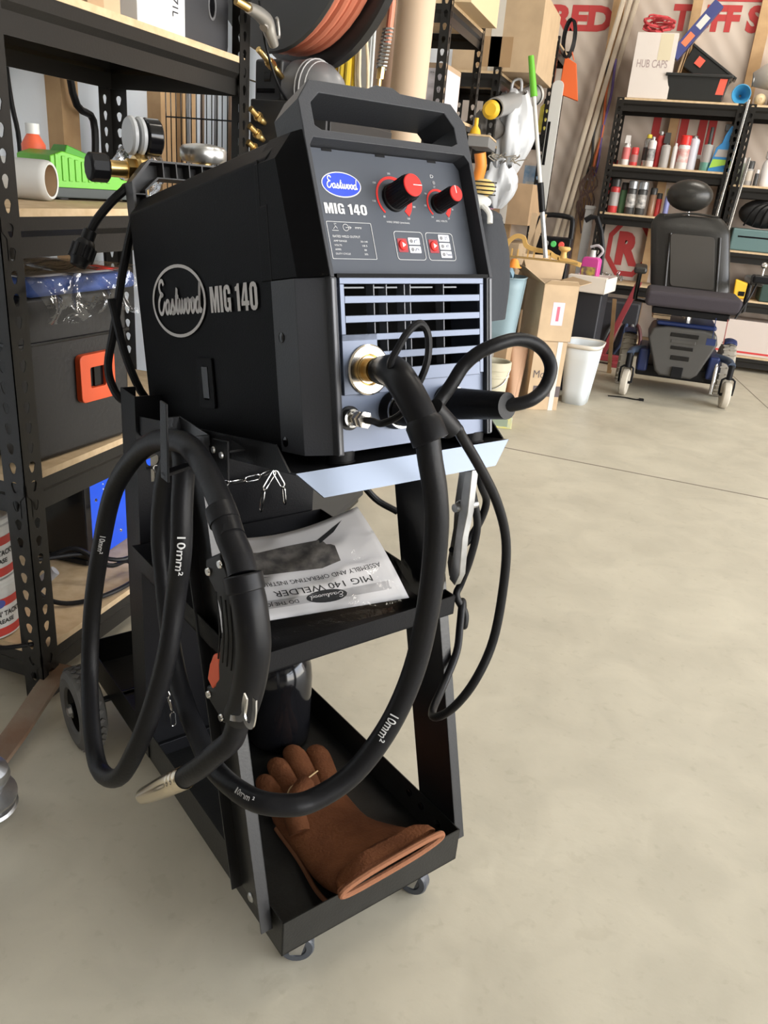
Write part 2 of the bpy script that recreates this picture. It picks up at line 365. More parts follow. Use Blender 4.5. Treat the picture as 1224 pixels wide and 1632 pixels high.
# knobs with dial arcs
def knob(u,s,r,L,arc,lab,nums,title,tw):
    b=MB(); n=40
    for (a0,a1,w0,w1) in arc:
        k=16; A_=[];B_=[]
        for i in range(k+1):
            t=math.radians(a0+(a1-a0)*i/k); w=w0+(w1-w0)*i/k; R=r*1.62
            A_.append((u+(R+w/2)*math.cos(t),s+(R+w/2)*math.sin(t)));B_.append((u+(R-w/2)*math.cos(t),s+(R-w/2)*math.sin(t)))
        for i in range(k): b.prism([A_[i],A_[i+1],B_[i+1],B_[i]],F(0,0,O+.0003),EX,fS,.0003)
    b.build('dial_arc',RED,W)
    kb=MB(); kb.lathe([(r*1.12,0),(r*1.12,.0035),(r*1.02,.0045),(r*.98,L*.9),(r*.9,L)],F(u,s,O),fN,32)
    for i in range(24):
        t=2*PI*i/24; q=F(u+r*1.0*math.cos(t),s+r*1.0*math.sin(t),O+.005)
        kb.cyl(q,q+fN*(L*.7),r*.045,n=5)
    kk=kb.build('knob',PLAS,W,label=lab)
    c=MB(); c.lathe([(r*.88,0),(r*.88,.0008),(r*.82,.0015)],F(u,s,O+L),fN,32); c.build('knob_cap',RED,kk)
    q=MB(); tt=math.radians(0 if r>.011 else 95); d=(math.cos(tt),math.sin(tt)); q.ribbon([F(u,s,O+L+.0017),F(u+d[0]*r*.85,s+d[1]*r*.85,O+L+.0017)],.0007,.0003,fN,1); q.build('pointer_line',mat('pointer_white',(.9,.9,.9),.4),kk)
    text(title,F(u,s-r*1.95,O),EX,fS,.0019,WHITE,W,w=tw)
    for (t,tx) in nums:
        t=math.radians(t); text(tx,F(u+r*2.05*math.cos(t),s+r*1.95*math.sin(t),O),EX,fS,.0019,WHITE,W,w=.0013*len(tx))
knob(.1655,.0915,.0135,.034,[(228,90,.0018,.003),(90,10,.003,.0055),(-8,-48,.0055,.0075)],'large wire speed knob with a red cap',[(232,'80'),(190,'110'),(145,'150'),(92,'200'),(-18,'280'),(-55,'320')],'WIRE SPEED (mm/min)',.031)
knob(.2285,.0885,.0098,.030,[(228,90,.0016,.0025),(90,10,.0025,.004),(-8,-50,.004,.0055)],'small arc volts knob with a red cap',[(232,'14'),(188,'15'),(145,'16'),(95,'17'),(50,'18'),(-15,'20'),(-55,'21')],'ARC VOLTS',.0165)
text('D',F(.2255,.1195,O),EX,fS,.0035,WHITE,W,w=.0045); MB().prism(circ(.227,.1125,.0022,n=12),F(0,0,O+.0003),EX,fS,.0003).build('indicator_lamp',mat('lamp_grey',(.2,.2,.21),.4),W)
# selector buttons
def button_group(u0,u1,labels):
    g=outline(rrect(u0,.0246,u1,.0557,.0035,3),0,0,.0005,'selector_outline')
    MB().prism(rrect(u0+.0035,.0330,u0+.0165,.0480,.0012,2),F(0,0,O+.0003),EX,fS,.0003).build('button_surround',mat('dark_red_print',(.30,.03,.04),.5),W)
    bt=MB(); bt.lathe([(.0056,0),(.0056,.0012),(.0048,.002)],F(u0+.010,.0405,O),fN,20); bb=bt.build('selector_button',RED,W)
    MB().prism([(u0+.0085,.0378),(u0+.0130,.0405),(u0+.0085,.0432)],F(0,0,O+.0023),EX,fS,.0002).build('arrow_mark',mat('badge_white',(.85,.85,.85),.5),bb)
    n=len(labels); 
    for i,t in enumerate(labels):
        s=.0408+(n-1)*.0046-i*.0092
        MB().prism(rrect(u0+.0185,s-.0038,u0+.0345,s+.0038,.0008,2),F(0,0,O+.0003),EX,fS,.0003).build('mode_label',mat('label_white',(.62,.62,.66),.5),W)
        MB().prism(circ(u0+.0228,s,.0021,n=14),F(0,0,O+.0006),EX,fS,.0003).build('indicator_lamp',mat('lamp_grey',(.2,.2,.21),.4),W)
        if t: text(t,F(u0+.0297,s,O+.0004),EX,fS,.0032,mat('label_ink',(.03,.05,.12),.6),W,w=.0018*len(t)+.001)
        else:
            b=MB(); b.ribbon([F(u0+.0265,s-.002,O+.0007),F(u0+.0275,s+.001,O+.0007),F(u0+.0300,s+.001,O+.0007),F(u0+.0315,s-.001 if i else s+.002,O+.0007)],.0006,.0002,fN,1); b.build('mode_symbol',mat('label_ink',(.03,.05,.12),.6),W)
button_group(.1565,.1965,['',''])
button_group(.2005,.2405,['2T','4T','Tack'])
# grille plate
b=MB(); y0,y1=.0015,.0055
Z=[(.1825,.171),(.1637,.1517),(.1445,.133),(.1262,.1145),(.1068,.0962)]
b.box((.0637,y0,.1825),(.2600,y1,.1892)); b.box((.2545,y0,.0835),(.2600,y1,.1825)); b.box((.0637,y0,.133),(.0690,y1,.1825)); b.box((.0605,.0056,.083),(.0637,.058,.1889)); b.box((.2600,.0056,.083),(.2646,.058,.1889))
for k in range(4):
    x0=.069 if k<2 else (.0637 if k==2 else .124)
    b.box((x0,y0,Z[k+1][0]),(.2545,y1,Z[k][1]))
b.box((.0637,y0,.072),(.108,y1,.133)); b.box((.108,y0,.076),(.124,y1,.1145)); b.box((.124,y0,.0815),(.2545,y1,.0962))
b.box((.108,y0,.0715),(.145,y1,.0815))
gp=b.build('grille_plate',GRILL,W,bev=.0006)
b=MB()
for x in (.1087,.125,.149,.157,.204): b.box((x-.0006,.0058,.0965),(x+.0006,.019,.182))
for (x0,x1) in ((.070,.098),(.109,.141),(.158,.19),(.203,.225)): b.box((x0,.008,.1785),(x1,.019,.1800))
b.build('inner_rib',mat('rib_grey',(.16,.17,.19),.5),W)
MB().box((.0602,.058,.05),(.2648,.0645,.1893)).build('grille_dark_backing',mat('void_black',(.003,.003,.003),.9,spec=.1),W)  # near-black sheet puts the shade inside the grille into colour
MB().box((.0605,.0075,.0125),(.2645,.012,.0825)).build('lower_panel',GRILL,W)
# rails bright edge
MB().box((.0528,-.0004,.0115),(.0570,.006,.1885)).build('front_edge_strip',mat('edge_grey',(.10,.105,.12),.35),W,bev=.0012)
MB().box((.2680,-.0004,.0115),(.2722,.006,.1885)).build('front_edge_strip',MC['edge_grey'],W,bev=.0012)
# gun socket disc
b=MB(); b.lathe([(.0262,-.001),(.0262,.002),(.0245,.0032),(.0165,.0032),(.0140,.001)],(.0946,.0015,.0965),(0,-1,0),40,cap=True); b.build('socket_plate',NICK,W)
b=MB(); b.lathe([(.0125,0),(.0125,.012),(.0105,.012),(.0105,.022),(.0095,.022)],(.0946,0,.0965),(0,-1,0),24); b.build('gun_socket',BRASS,W)
# gas fitting
b=MB(); b.lathe([(.0128,0),(.0128,.0015)],(.0722,.0072,.048),(0,-1,0),28); g=b.build('gas_washer',PLAS,W)
b=MB(); b.lathe([(.0098,0),(.0098,.0055),(.0078,.0062),(.0078,.009),(.0055,.009)],(.0722,.006,.048),(0,-1,0),28); b.build('gas_collar',CHR,W)
# output sockets
for (x,z,n_) in ((.131,.051,'negative'),(.207,.052,'positive')):
    b=MB(); b.lathe([(.0205,0),(.0205,.006),(.0185,.011),(.0185,.0135)],(x,.0075,z),(0,-1,0),32); s_=b.build('output_socket',PLAS,W)
    b=MB(); b.lathe([(.0188,0),(.0188,.0022),(.0165,.0022)],(x,-.006,z),(0,-1,0),32); b.build('socket_ring',CHR,s_)
# side graphics
SX=.0302; ex=(0,-1,0); ey=(0,0,1)
b=MB(); b.ring(circ(0,0,.0850,.0455,48),circ(0,0,.0800,.0415,48),(SX,.3265,.1787),ex,ey,.0004); rg=b.build('side_badge_ring',SIDEP,W,recalc=True)
rg.location.x=-.0004
script((SX-.0002,.3225,.1795),ex,ey,.138,SIDEP,W,'brand_lettering',ysc=1.2,wt=.24)
block('MIG 140',(SX-.0002,.169,.1765),ex,ey,.0300,.1180,SIDEP,W)
# side latch recess
b=MB(); b.ring(rrect(-.022,-.031,.022,.031,.003,2),rrect(-.009,-.021,.010,.021,.002,2),(SX-.0006,.262,.077),ex,ey,.002); l=b.build('latch_plate',CASE,W,sharp=30)
MB().box((SX-.0006,.254,.058),(SX+.001,.271,.097)).build('latch_opening',GLOSS,l)
for (y,z) in ((.062,.132),(.068,.022)):
    b=MB(); b.lathe([(.0055,0),(.0055,.001),(.003,.0022)],(.0292,y,z),(-1,0,0),16); b.build('case_screw',GLOSS,W)
# seam line between front housing and cover
b=MB(); b.box((.0296,.077,.013),(.031,.0783,.265)); b.box((.0296,.077,.263),(.031,.092,.2645)); b.box((.0296,.0915,.2645),(.031,.0925,.309)); b.build('cover_seam',mat('seam_black',(.002,.002,.002),.8),W)
# rear handle frame with ribs
b=MB(); oo=[(.043,.300),(.043,.347),(.070,.377),(.150,.377),(.24,.377),(.264,.347),(.262,.300)]
ii=[(.064,.300),(.064,.336),(.083,.353),(.150,.353),(.225,.353),(.245,.336),(.245,.300)]
def arch(b,o_,i_,y0,y1):
    k=len(o_)
    for j in range(k-1):
        a,c=o_[j],o_[j+1];d,e=i_[j],i_[j+1]
        b.hexa([(a[0],y0,a[1]),(c[0],y0,c[1]),(e[0],y0,e[1]),(d[0],y0,d[1]),(a[0],y1,a[1]),(c[0],y1,c[1]),(e[0],y1,e[1]),(d[0],y1,d[1])])
arch(b,oo,ii,.500,.506)
sc=lambda L,k:[((x-.153)*k+.153,(z-.30)*k+.30) for x,z in L]
arch(b,oo,sc(oo,.965),.478,.500); arch(b,sc(ii,1.03),ii,.478,.500)
for (a_,c_) in ((.3,.3),(.33,.33)): b.box((.043,.478,a_),(.064,.500,a_+.0015)); 
for x in (.09,.11,.13,.15,.17,.19,.21): b.box((x,.478,.353),(x+.0015,.500,.376))
b.build('rear_handle',mat('rear_handle_plastic',(.05,.048,.048),.45),W,sharp=20)
MB().box((.04,.478,.02),(.285,.49,.30)).build('rear_panel',PLAS,W,bev=.003)
for x in (.068,.257):
    for y in (.022,.43):
        b=MB(); b.lathe([(.0165,0),(.0150,.002),(.0165,.0125)],(x,y,.0005),(0,0,1),24); b.build('rubber_foot',RUB,W)
# power cord loop and hanging twist plug
b=MB(); b.tube([(.10,.482,.06),(.06,.52,.03),(.012,.515,.041),(.001,.53,.062),(.001,.54,.096),(.012,.525,.151),(.028,.51,.229),(.05,.505,.30),(.070,.515,.345),(.05,.515,.345),(.041,.512,.338),(.026,.522,.324),(.009,.54,.302),(.0,.55,.285)],.0062,10,5); b.build('power_cord',RUB,W)
b=MB(); b.tube([(.08,.49,.10),(.05,.515,.04),(.022,.515,.10),(.01,.52,.19)],.0062,10,5); b.build('control_cord',RUB,W)
b=MB(); d=(Vector((-.016,.55,.252))-Vector((0,.55,.285))).normalized(); o=Vector((.001,.55,.288))
b.lathe([(.0075,0),(.0098,.002),(.0098,.016),(.0125,.018),(.0165,.028),(.0165,.044),(.013,.048),(.011,.056)],o,d,20)
q=d.orthogonal().normalized()
for i in range(10):
    R_=Matrix.Rotation(2*PI*i/10,3,d); v=R_@q; b.cyl(o+d*.026+v*.0165,o+d*.045+v*.0165,.0022,n=6)
pl=b.build('cord_plug',PLAS,W)
# ================================================================== GUN (torch)
T=thing('welding_gun','black welding gun with orange trigger and chrome nozzle draped over the cart hook','welding gun',CO+cx*-.08+cy*-.03+cz*.5,CA)
TO_=Vector((-.08,-.03,.5))
def TL_(pts): return [Vector(p)-TO_ for p in pts]
hose=[(.0905,-.069,.792),(.091,-.078,.765),(.096,-.086,.730),(.100,-.09,.688),(.101,-.09,.61),(.096,-.085,.53),(.074,-.08,.462),(.039,-.07,.406),(-.002,-.06,.381),(-.032,-.05,.378),(-.060,-.018,.376),(-.062,.066,.355),(-.06,.122,.371),(-.055,.177,.395),(-.05,.218,.444),(-.045,.246,.511),(-.042,.262,.572),(-.040,.252,.640),(-.038,.228,.690),(-.040,.200,.708),(-.048,.174,.692),(-.058,.157,.650),(-.063,.150,.60),(-.066,.160,.54),(-.080,.153,.474),(-.097,.158,.403),(-.115,.172,.335),(-.127,.214,.262),(-.13,.285,.226),(-.12,.343,.262),(-.1,.4,.318),(-.085,.416,.41),(-.07,.404,.512),(-.062,.369,.597),(-.058,.302,.663),(-.057,.238,.703),(-.057,.186,.721),(-.06,.136,.731),(-.065,.089,.727),(-.07,.048,.713),(-.075,.018,.702),(-.08,-.008,.688)]
b=MB(); b.tube(TL_(hose),.0123,16,6); b.build('cable_hose',RUB,T)
# boot and elbow at the machine
el=[w2c(p) for p in ((.0946,-.016,.0965),(.092,-.035,.0975),(.086,-.055,.0955),(.0815,-.073,.087),(.0815,-.088,.071),(.084,-.098,.054),(.087,-.103,.040))]
b=MB(); b.tube([p-TO_ for p in el],.0165,20,6,rad=lambda t:.0125+.0040*min(1,t*4)-.0015*t); b.build('cable_boot',PLAS,T)
b=MB()
q0=w2c((.0946,-.020,.0965))-TO_; q1=w2c((.0946,-.038,.0965))-TO_; b.cyl(q0,q1,.0145,.0165,n=24); b.build('boot_collar',PLAS,T)
b=MB(); q0=w2c((.0848,-.099,.050))-TO_; q1=w2c((.088,-.105,.033))-TO_; b.lathe([(.0150,-.006),(.0182,.0),(.0182,(q1-q0).length),(.0150,(q1-q0).length+.001)],q0,q1-q0,28); b.build('boot_cuff',PLAS,T,sharp=30)
b=MB(); b.cyl(Vector((.106,-.058,.806))-TO_,Vector((.133,-.058,.782))-TO_,.0105,.0112,n=20); b.build('side_outlet',PLAS,T)
# side outlet boot carrying the other cables
# handle grip
hp=[(-.08,-.008,.688),(-.08,-.020,.676),(-.08,-.031,.664),(-.08,-.038,.652),(-.08,-.049,.632),(-.08,-.057,.600),(-.08,-.054,.570),(-.08,-.048,.545),(-.08,-.038,.517),(-.08,-.031,.503)]
hp=[(x-.002,y,z) for x,y,z in hp]
b=MB(); b.tube(TL_([(-.078,.016,.701),(-.08,-.004,.686),(-.08,-.022,.672),(-.082,-.034,.660)]),.0140,18,5); b.cyl(Vector((-.0775,.022,.704))-TO_,Vector((-.079,.008,.695))-TO_,.0152,n=18); b.build('strain_relief',RUB,T)
b=MB(); b.tube(TL_(hp[3:]),.0165,20,6,rad=lambda t:.0168-.001*t); gr=b.build('grip',PLAS,T)
# flat web of the handle on the inner side with trigger
def web(poly,x0,x1,name,m,par,bev=.002):
    b=MB(); b.prism([(-y,z) for y,z in poly],Vector((x0,0,0))-TO_,(0,-1,0),(0,0,1),(x1-x0)); return b.build(name,m,par,bev=bev)
# prism normal = (0,-1,0)x(0,0,1) = (-1,0,0)
def webx(poly,xc,hw,name,m,par,bev=.002): 
    return web(poly,xc-hw,xc+hw,name,m,par,bev)
wp=[(-.008,.674),(.023,.654),(.021,.638),(.002,.628),(-.010,.612),(-.013,.593),(-.008,.572),(-.007,.560),(.002,.520),(.022,.509),(.021,.497),(-.015,.487),(-.030,.492),(-.046,.520),(-.052,.560),(-.052,.600),(-.042,.640)]
webx(wp,-.082,.011,'handle_body',PLAS,T,.003)
webx([(-.008,.564),(.004,.557),(.013,.540),(.018,.520),(.006,.514),(-.010,.535)],-.084,.0095,'trigger',ORNG,T,.002)
for i in range(5):
    b=MB(); off=.006*i; b.tube(TL_([(-.0975+.0005*i,-.012-.009*i+.002,.635),(-.0982+.0005*i,-.020-.008*i,.60),(-.0975+.0005*i,-.016-.008*i,.565)]),.0009,6,5); b.build('grip_rib',PLAS,T)
for (y,z) in ((-.012,.664),(.013,.645),(.013,.504),(-.016,.494)):
    b=MB(); b.lathe([(.0045,0),(.0045,.001),(.0035,.0025)],Vector((-.0935,y,z))-TO_,(-1,0,0),14); b.build('handle_screw',CHR,T)
# collar band
b=MB(); b.cyl(Vector((-.082,-.033,.661))-TO_,Vector((-.082,-.041,.646))-TO_,.0185,n=20); b.build('handle_collar',PLAS,T,bev=.002)
# hanging hook
b=MB(); b.ribbon(TL_([(-.096,-.030,.505),(-.098,-.052,.518),(-.098,-.066,.528),(-.099,-.073,.545),(-.099,-.074,.558),(-.0995,-.071,.540),(-.0995,-.076,.530),(-.0995,-.087,.533),(-.0995,-.092,.550),(-.0995,-.092,.566)]),.006,.0016,(-1,0,0),3); b.build('hang_hook',CHR,T)
# neck + nozzle
nk=[(-.082,-.034,.505),(-.084,-.030,.488),(-.088,-.026,.470),(-.096,-.012,.449),(-.104,.012,.416),(-.110,.043,.381)]
b=MB(); b.tube(TL_(nk),.0118,16,5); b.build('neck',RUB,T)
n0=Vector((-.109,.040,.384)); n1=Vector((-.120,.140,.286)); dn=(n1-n0).normalized(); n1=n0+dn*.085
# keep nozzle length as seen
b=MB(); L_=(Vector((-.12,.143,.284))-n0).length
b.lathe([(.0128,0),(.0132,.004),(.0122,.006),(.0132,.010),(.0132,.016),(.0122,.018),(.0132,.022),(.0132,.028),(.0122,.030),(.0130,.034),(.0130,L_*.5),(.0105,L_-.008),(.0098,L_),(.0078,L_),(.0078,L_-.02)],n0-TO_,dn,28,cap=False); b.build('nozzle',mat('nozzle_metal',(.78,.68,.52),.2,metal=1),T,sharp=25)
b=MB(); b.lathe([(.0035,0),(.0035,L_-.005),(.0012,L_-.004)],n0-TO_,dn,14); b.build('contact_tip',BRASS,T)
# gas / control tube looping from brass fitting to the elbow
g=[(.0722,-.020,.048),(.0722,-.034,.048),(.073,-.050,.047),(.089,-.06,.056),(.098,-.07,.077),(.106,-.08,.104),(.1085,-.08,.130),(.099,-.08,.142),(.086,-.078,.135),(.076,-.073,.119),(.072,-.067,.106),(.078,-.062,.095)]
b=MB(); b.tube([w2c(p)-TO_ for p in g],.0036,10,5); b.build('control_lead',RUB,T)
b=MB(); b.lathe([(.0050,0),(.0050,.006),(.0088,.007),(.0088,.012),(.0075,.0125),(.0075,.016),(.0092,.0165),(.0092,.020),(.0050,.021)],w2c((.0722,-.002,.048))-TO_,w2c((0,-1,0))-w2c((0,0,0)),6); b.build('brass_nut',NICK,T,sharp=20)
# polarity lead
pp=[w2c(p)-TO_ for p in ((.207,-.010,.052),(.209,-.045,.053),(.211,-.085,.054))]
b=MB(); b.tube(pp,.0165,20,4,rad=lambda t:.0178-.0035*t); b.build('lead_plug',RUB,T)
pl_=[(.211,-.078,.054),(.222,-.088,.055),(.236,-.098,.060),(.252,-.1,.071),(.261,-.1,.090),(.257,-.095,.107),(.243,-.09,.118),(.223,-.085,.122),(.201,-.08,.118),(.184,-.07,.110),(.172,-.06,.097),(.160,-.055,.079),(.147,-.05,.062),(.128,-.055,.045)]
b=MB(); b.tube([w2c(p)-TO_ for p in pl_],.0072,14,5); b.build('polarity_lead',RUB,T)
def cable_print(pts,txt,h,w):
    pass
def hose_text(i,txt,flip=1,h=.0095,w=.042,par=T,away=Vector((-.389,-.615,1.0))):
    # lettering follows the round, curved hose
    P=catmull([Vector(p) for p in hose],6); D=[0]
    for k in range(1,len(P)): D.append(D[-1]+(P[k]-P[k-1]).length)
    d0=D[i*6]
    o=text(txt,(0,0,0),(1,0,0),(0,1,0),h,WHITE,par,'size_print',w=w,bold=.01)
    for q in o.data.vertices:
        x,y=q.co.x,q.co.y; d=d0+flip*x; k=max(k_ for k_ in range(len(P)-1) if D[k_]<=d); f=(d-D[k])/(D[k+1]-D[k]); p=P[k].lerp(P[k+1],f); t=(P[min(k+2,len(P)-1)]-P[max(k-1,0)]).normalized()*flip
        v=(away-p).normalized(); n=(v-t*v.dot(t)).normalized(); e2=n.cross(t); a=y/.0125
        q.co=p-TO_+(n*math.cos(a)+e2*math.sin(a))*.0136
hose_text(6,'10mm²',1,w=.034); hose_text(22,'10mm²',1,w=.044,h=.0085); hose_text(14,'10mm²',-1,w=.030,h=.008); hose_text(10,'10mm²',-1,w=.024,h=.006); hose_text(32,'10mm²',-1,w=.03,h=.007)
# ================================================================== GROUND CLAMP LEAD
G0=Vector((.33,.11,.60))
Gt=thing('ground_clamp','chrome ground clamp hanging beside the right cart leg with its long black lead','clamp',CO+cx*G0.x+cy*G0.y+cz*G0.z,CA)
gl=lambda L:[Vector(p)-G0 for p in L]
gp_=[w2c(p)-G0 for p in ((.131,-.010,.051),(.132,-.04,.052),(.133,-.062,.050))]
b=MB(); b.tube(gp_,.015,18,4,rad=lambda t:.0165-.0045*t); b.build('lead_plug',RUB,Gt)
lead=[w2c((.133,-.055,.050)),(.146,-.050,.781),(.156,-.05,.77),(.189,-.05,.731),(.223,-.05,.685),(.247,-.05,.634),(.255,-.05,.575),(.252,-.05,.498),(.23,-.05,.446),(.219,-.03,.397),(.22,0.,.363),(.243,.03,.348),(.288,.06,.355),(.325,.08,.385),(.345,.1,.414),(.362,.118,.440),(.365,.114,.409),(.36,.106,.405),(.362,.110,.424),(.352,.122,.450),(.36,.124,.468),(.362,.114,.513),(.364,.111,.564),(.352,.116,.612),(.34,.125,.655),(.335,.130,.69),(.342,.125,.70),(.345,.112,.68),(.355,.107,.633),(.375,.111,.602),(.375,.116,.572),(.360,.119,.543),(.34,.124,.522),(.332,.122,.530)]
b=MB(); b.tube(gl(lead),.0056,12,6); b.build('lead',RUB,Gt)
b=MB(); b.tube(gl([(.26,.33,.70),(.262,.30,.64),(.27,.28,.60),(.30,.27,.56),(.33,.25,.54)]),.0052,10,5); b.build('lead',RUB,Gt)
# jaws
for sg in (-1,1):
    b=MB(); y=.112+sg*.010
    def jx(z): return .332+.002*sg
    pr_=[(.000,.655),(.016,.660),(.018,.600),(.014,.560),(.018,.505),(.010,.485),(-.004,.490),(-.002,.560)]
    b.prism([(-(yy*.9*sg+.112+ .004*sg),zz) for yy,zz in pr_],Vector((.322+.006*(sg+1),0,0))-G0,(0,-1,0),(0,0,1),.012); b.build('clamp_jaw',STEEL,Gt,bev=.0015)
b=MB(); b.cyl(Vector((.316,.112,.60))-G0,Vector((.356,.112,.60))-G0,.006,n=16); 
for i in range(5): b.tube([Vector((.326+.004*i+.0015*math.sin(t),.112+.009*math.cos(t),.60+.009*math.sin(t)))-G0 for t in [k*PI/6 for k in range(12)]],.0012,6,1,closed=True)
b.build('clamp_spring',STEEL,Gt)
# ================================================================== CART
K=thing('welding_cart','black three shelf welding cart with a tilted top tray and open legs','cart',CO,CA)
def part(b,name,m=CARTB,**k): return b.build(name,m,K,**k)
# bottom tray
b=MB(); L=.760; t=.0016; z0,z1=.073,.130
b.box((0,0,z0),(.30,L,z0+.002)); b.box((0,0,z0),(.30,t,z1)); b.box((0,L-t,z0),(.30,L,z1)); b.box((0,0,z0),(t,L,z1)); b.box((.30-t,0,z0),(.30,L,z1))
part(b,'bottom_tray',mat('tray_black',(.012,.012,.011),.42,noise=.35,nscale=25,bump=.1,bscale=250))
# legs
def leg(sg,a0,sl):
    # C channel standing on the tray wall, leaning back
    x=-.0015 if sg<0 else .3015; b=MB(); th=.002
    def yb(z): return a0+sl*(z-.13)
    zz=(.102,.715); w=.084
    def quad(x0,x1,ya,yb2):
        b.hexa([(x0,ya(zz[0]),zz[0]),(x1,ya(zz[0]),zz[0]),(x1,yb2(zz[0]),zz[0]),(x0,yb2(zz[0]),zz[0]),(x0,ya(zz[1]),zz[1]),(x1,ya(zz[1]),zz[1]),(x1,yb2(zz[1]),zz[1]),(x0,yb2(zz[1]),zz[1])])
    xo=x+sg*th; xf=x+sg*.017
    quad(min(x,xo),max(x,xo),yb,lambda z:yb(z)+w)
    quad(min(x,xf),max(x,xf),yb,lambda z:yb(z)+th)
    quad(min(x,xf),max(x,xf),lambda z:yb(z)+w-th,lambda z:yb(z)+w)
    o=part(b,'leg',bev=.0006)
    for (dy,z) in ((.02,.105),(.055,.105)):
        s=MB(); q=(x+sg*.002,yb(z)+dy,z); s.lathe([(.007,0),(.007,.001),(.0045,.003)],q,(sg,0,0),14); s.build('bolt',STEEL if sg<0 else GLOSS,o)
    if sg>0:
        for (y,z) in ((.085,.108),(.115,.112),(.045,.105)):
            s=MB(); s.lathe([(.006,0),(.006,.002),(.004,.003)],(.2982,y,z),(-1,0,0),14); s.build('bolt',GLOSS,o)
    else:
        s=MB(); s.lathe([(.004,0),(.004,.002)],(-.0035,yb(.43)+.03,.43),(-1,0,0),12); s.build('bolt',STEEL,o)
    return o
leg(-1,.030,.300); leg(1,.014,.278)
# mid shelf
b=MB(); z0=.447
b.box((-.016,.088,z0),(.316,.44,z0+.002)); b.box((-.016,.088,z0),(.316,.090,z0+.029)); b.box((-.016,.438,z0),(.316,.44,z0+.029)); b.box((.3145,.088,z0),(.316,.44,z0+.029)); b.box((-.016,.088,z0),(-.0145,.44,z0+.029))
part(b,'middle_shelf',BLK)
# back panel with keyholes
def plate_with_keyholes():
    b=MB(); y0,y1=.4445,.4465
    # strips around the keyholes (x .012-.026)
    b.box((0,y0,.075),(.011,y1,.70)); 
    for (za,zb) in ((.075,.190),(.238,.570),(.618,.70)): b.box((.011,y0,za),(.031,y1,zb))
    b.box((.031,y0,.075),(.30,y1,.70))
    for z in (.19,.57):
        b.box((.011,y0,z),(.0185,y1,z+.025)); b.box((.0245,y0,z),(.031,y1,z+.025))
        # round top of the keyhole
        cx_,cz_=.0215,z+.034
        pts=circ(cx_,cz_,.0098,n=20,a0=0); sq=[]
        for (px,pz) in pts:
            dx,dz=px-cx_,pz-cz_; k=max(abs(dx)/.010,abs(dz)/.014); sq.append((cx_+dx/k,cz_+dz/k))
        b.ring(sq,pts,(0,y0,0),(1,0,0),(0,0,1),.002)
    b.box((-.0016,y0,.075),(0,.50,.70)); b.box((.30,y0,.075),(.3016,.50,.70)); b.box((-.0016,.498,.075),(.02,.50,.70)); b.box((.28,.498,.075),(.3016,.50,.70))
    return part(b,'back_panel',BLK)
plate_with_keyholes()
b=MB(); b.box((0,.436,.075),(.30,.4445,.10)); part(b,'panel_foot',BLK,bev=.001)
# top tray, built in the tilted frame
def tt(P): return [w2c(p) for p in P]
b=MB(); th=.002
b.hexa(tt([(0,0,-th),(.30,0,-th),(.30,.46,-th),(0,.46,-th),(0,0,0),(.30,0,0),(.30,.46,0),(0,.46,0)]))
# side flanges up with cut corners
for x,sg in ((0,-1),(.30,1)):
    P=[(x,.010,0),(x,.035,.026),(x,.43,.026),(x,.455,0)]; Q=[(x+sg*th,y,z) for _,y,z in P]
    A_=[b.v(w2c(p)) for p in P]; B_=[b.v(w2c(p)) for p in Q]; b._f(A_); b._f(B_[::-1])
    for i in range(4): b._f([A_[i],B_[i],B_[(i+1)%4],A_[(i+1)%4]])
# front lip down with cut corners
P=[(0,0,0),(.30,0,0),(.272,-.006,-.028),(.028,-.006,-.028)]; Q=[(x,y+th,z-.0005) for x,y,z in P]
part(b,'top_tray',BLK,sharp=20)
b=MB(); A_=[b.v(w2c(p)) for p in P]; B_=[b.v(w2c(p)) for p in Q]; b._f(A_); b._f(B_[::-1])
for i in range(4): b._f([A_[i],B_[i],B_[(i+1)%4],A_[(i+1)%4]])
part(b,'tray_lip',mat('lip_painted_sheen',(.13,.15,.185),.36,metal=.6),sharp=20)  # black lip; pale blue-grey metal colour paints in the doorway reflection
# cable hooks on the left side
def hook(y0,z0,drop,name):
    b=MB(); b.hexa([(-.088,y0-.003,z0-.002),(0,y0+.060,z0-.014),(0,y0+.072,z0-.014),(-.088,y0+.009,z0-.002),(-.088,y0-.003,z0+.002),(0,y0+.060,z0-.010),(0,y0+.072,z0-.010),(-.088,y0+.009,z0+.002)]); 
    b.hexa([(-.088,y0-.008,z0-.006),(-.0855,y0-.008,z0-.006),(-.0855,y0+.011,z0-.006),(-.088,y0+.011,z0-.006),(-.088,y0-.008,z0+.078),(-.0855,y0-.008,z0+.078),(-.0855,y0+.008,z0+.078),(-.088,y0+.008,z0+.078)])
    b.box((-.004,y0+.05,z0-.03),(-.001,y0+.082,z0+.0)); return part(b,name,BLK,bev=.0008)
hook(.130,.703,.02,'cable_hook')
b=MB(); P=[(.12,.735),(.155,.728),(.163,.712),(.145,.690),(.118,.690)]
b.prism([(-y,z) for y,z in P],(-.022,0,0),(0,-1,0),(0,0,1),.003); b.box((-.02,.118,.722),(-.001,.16,.725)); part(b,'hook_bracket',BLK,bev=.0008)
for y in (.131,.151):
    s=MB(); s.lathe([(.004,0),(.0035,.002)],(-.0225,y,.716),(-1,0,0),12); part(s,'bolt',STEEL)
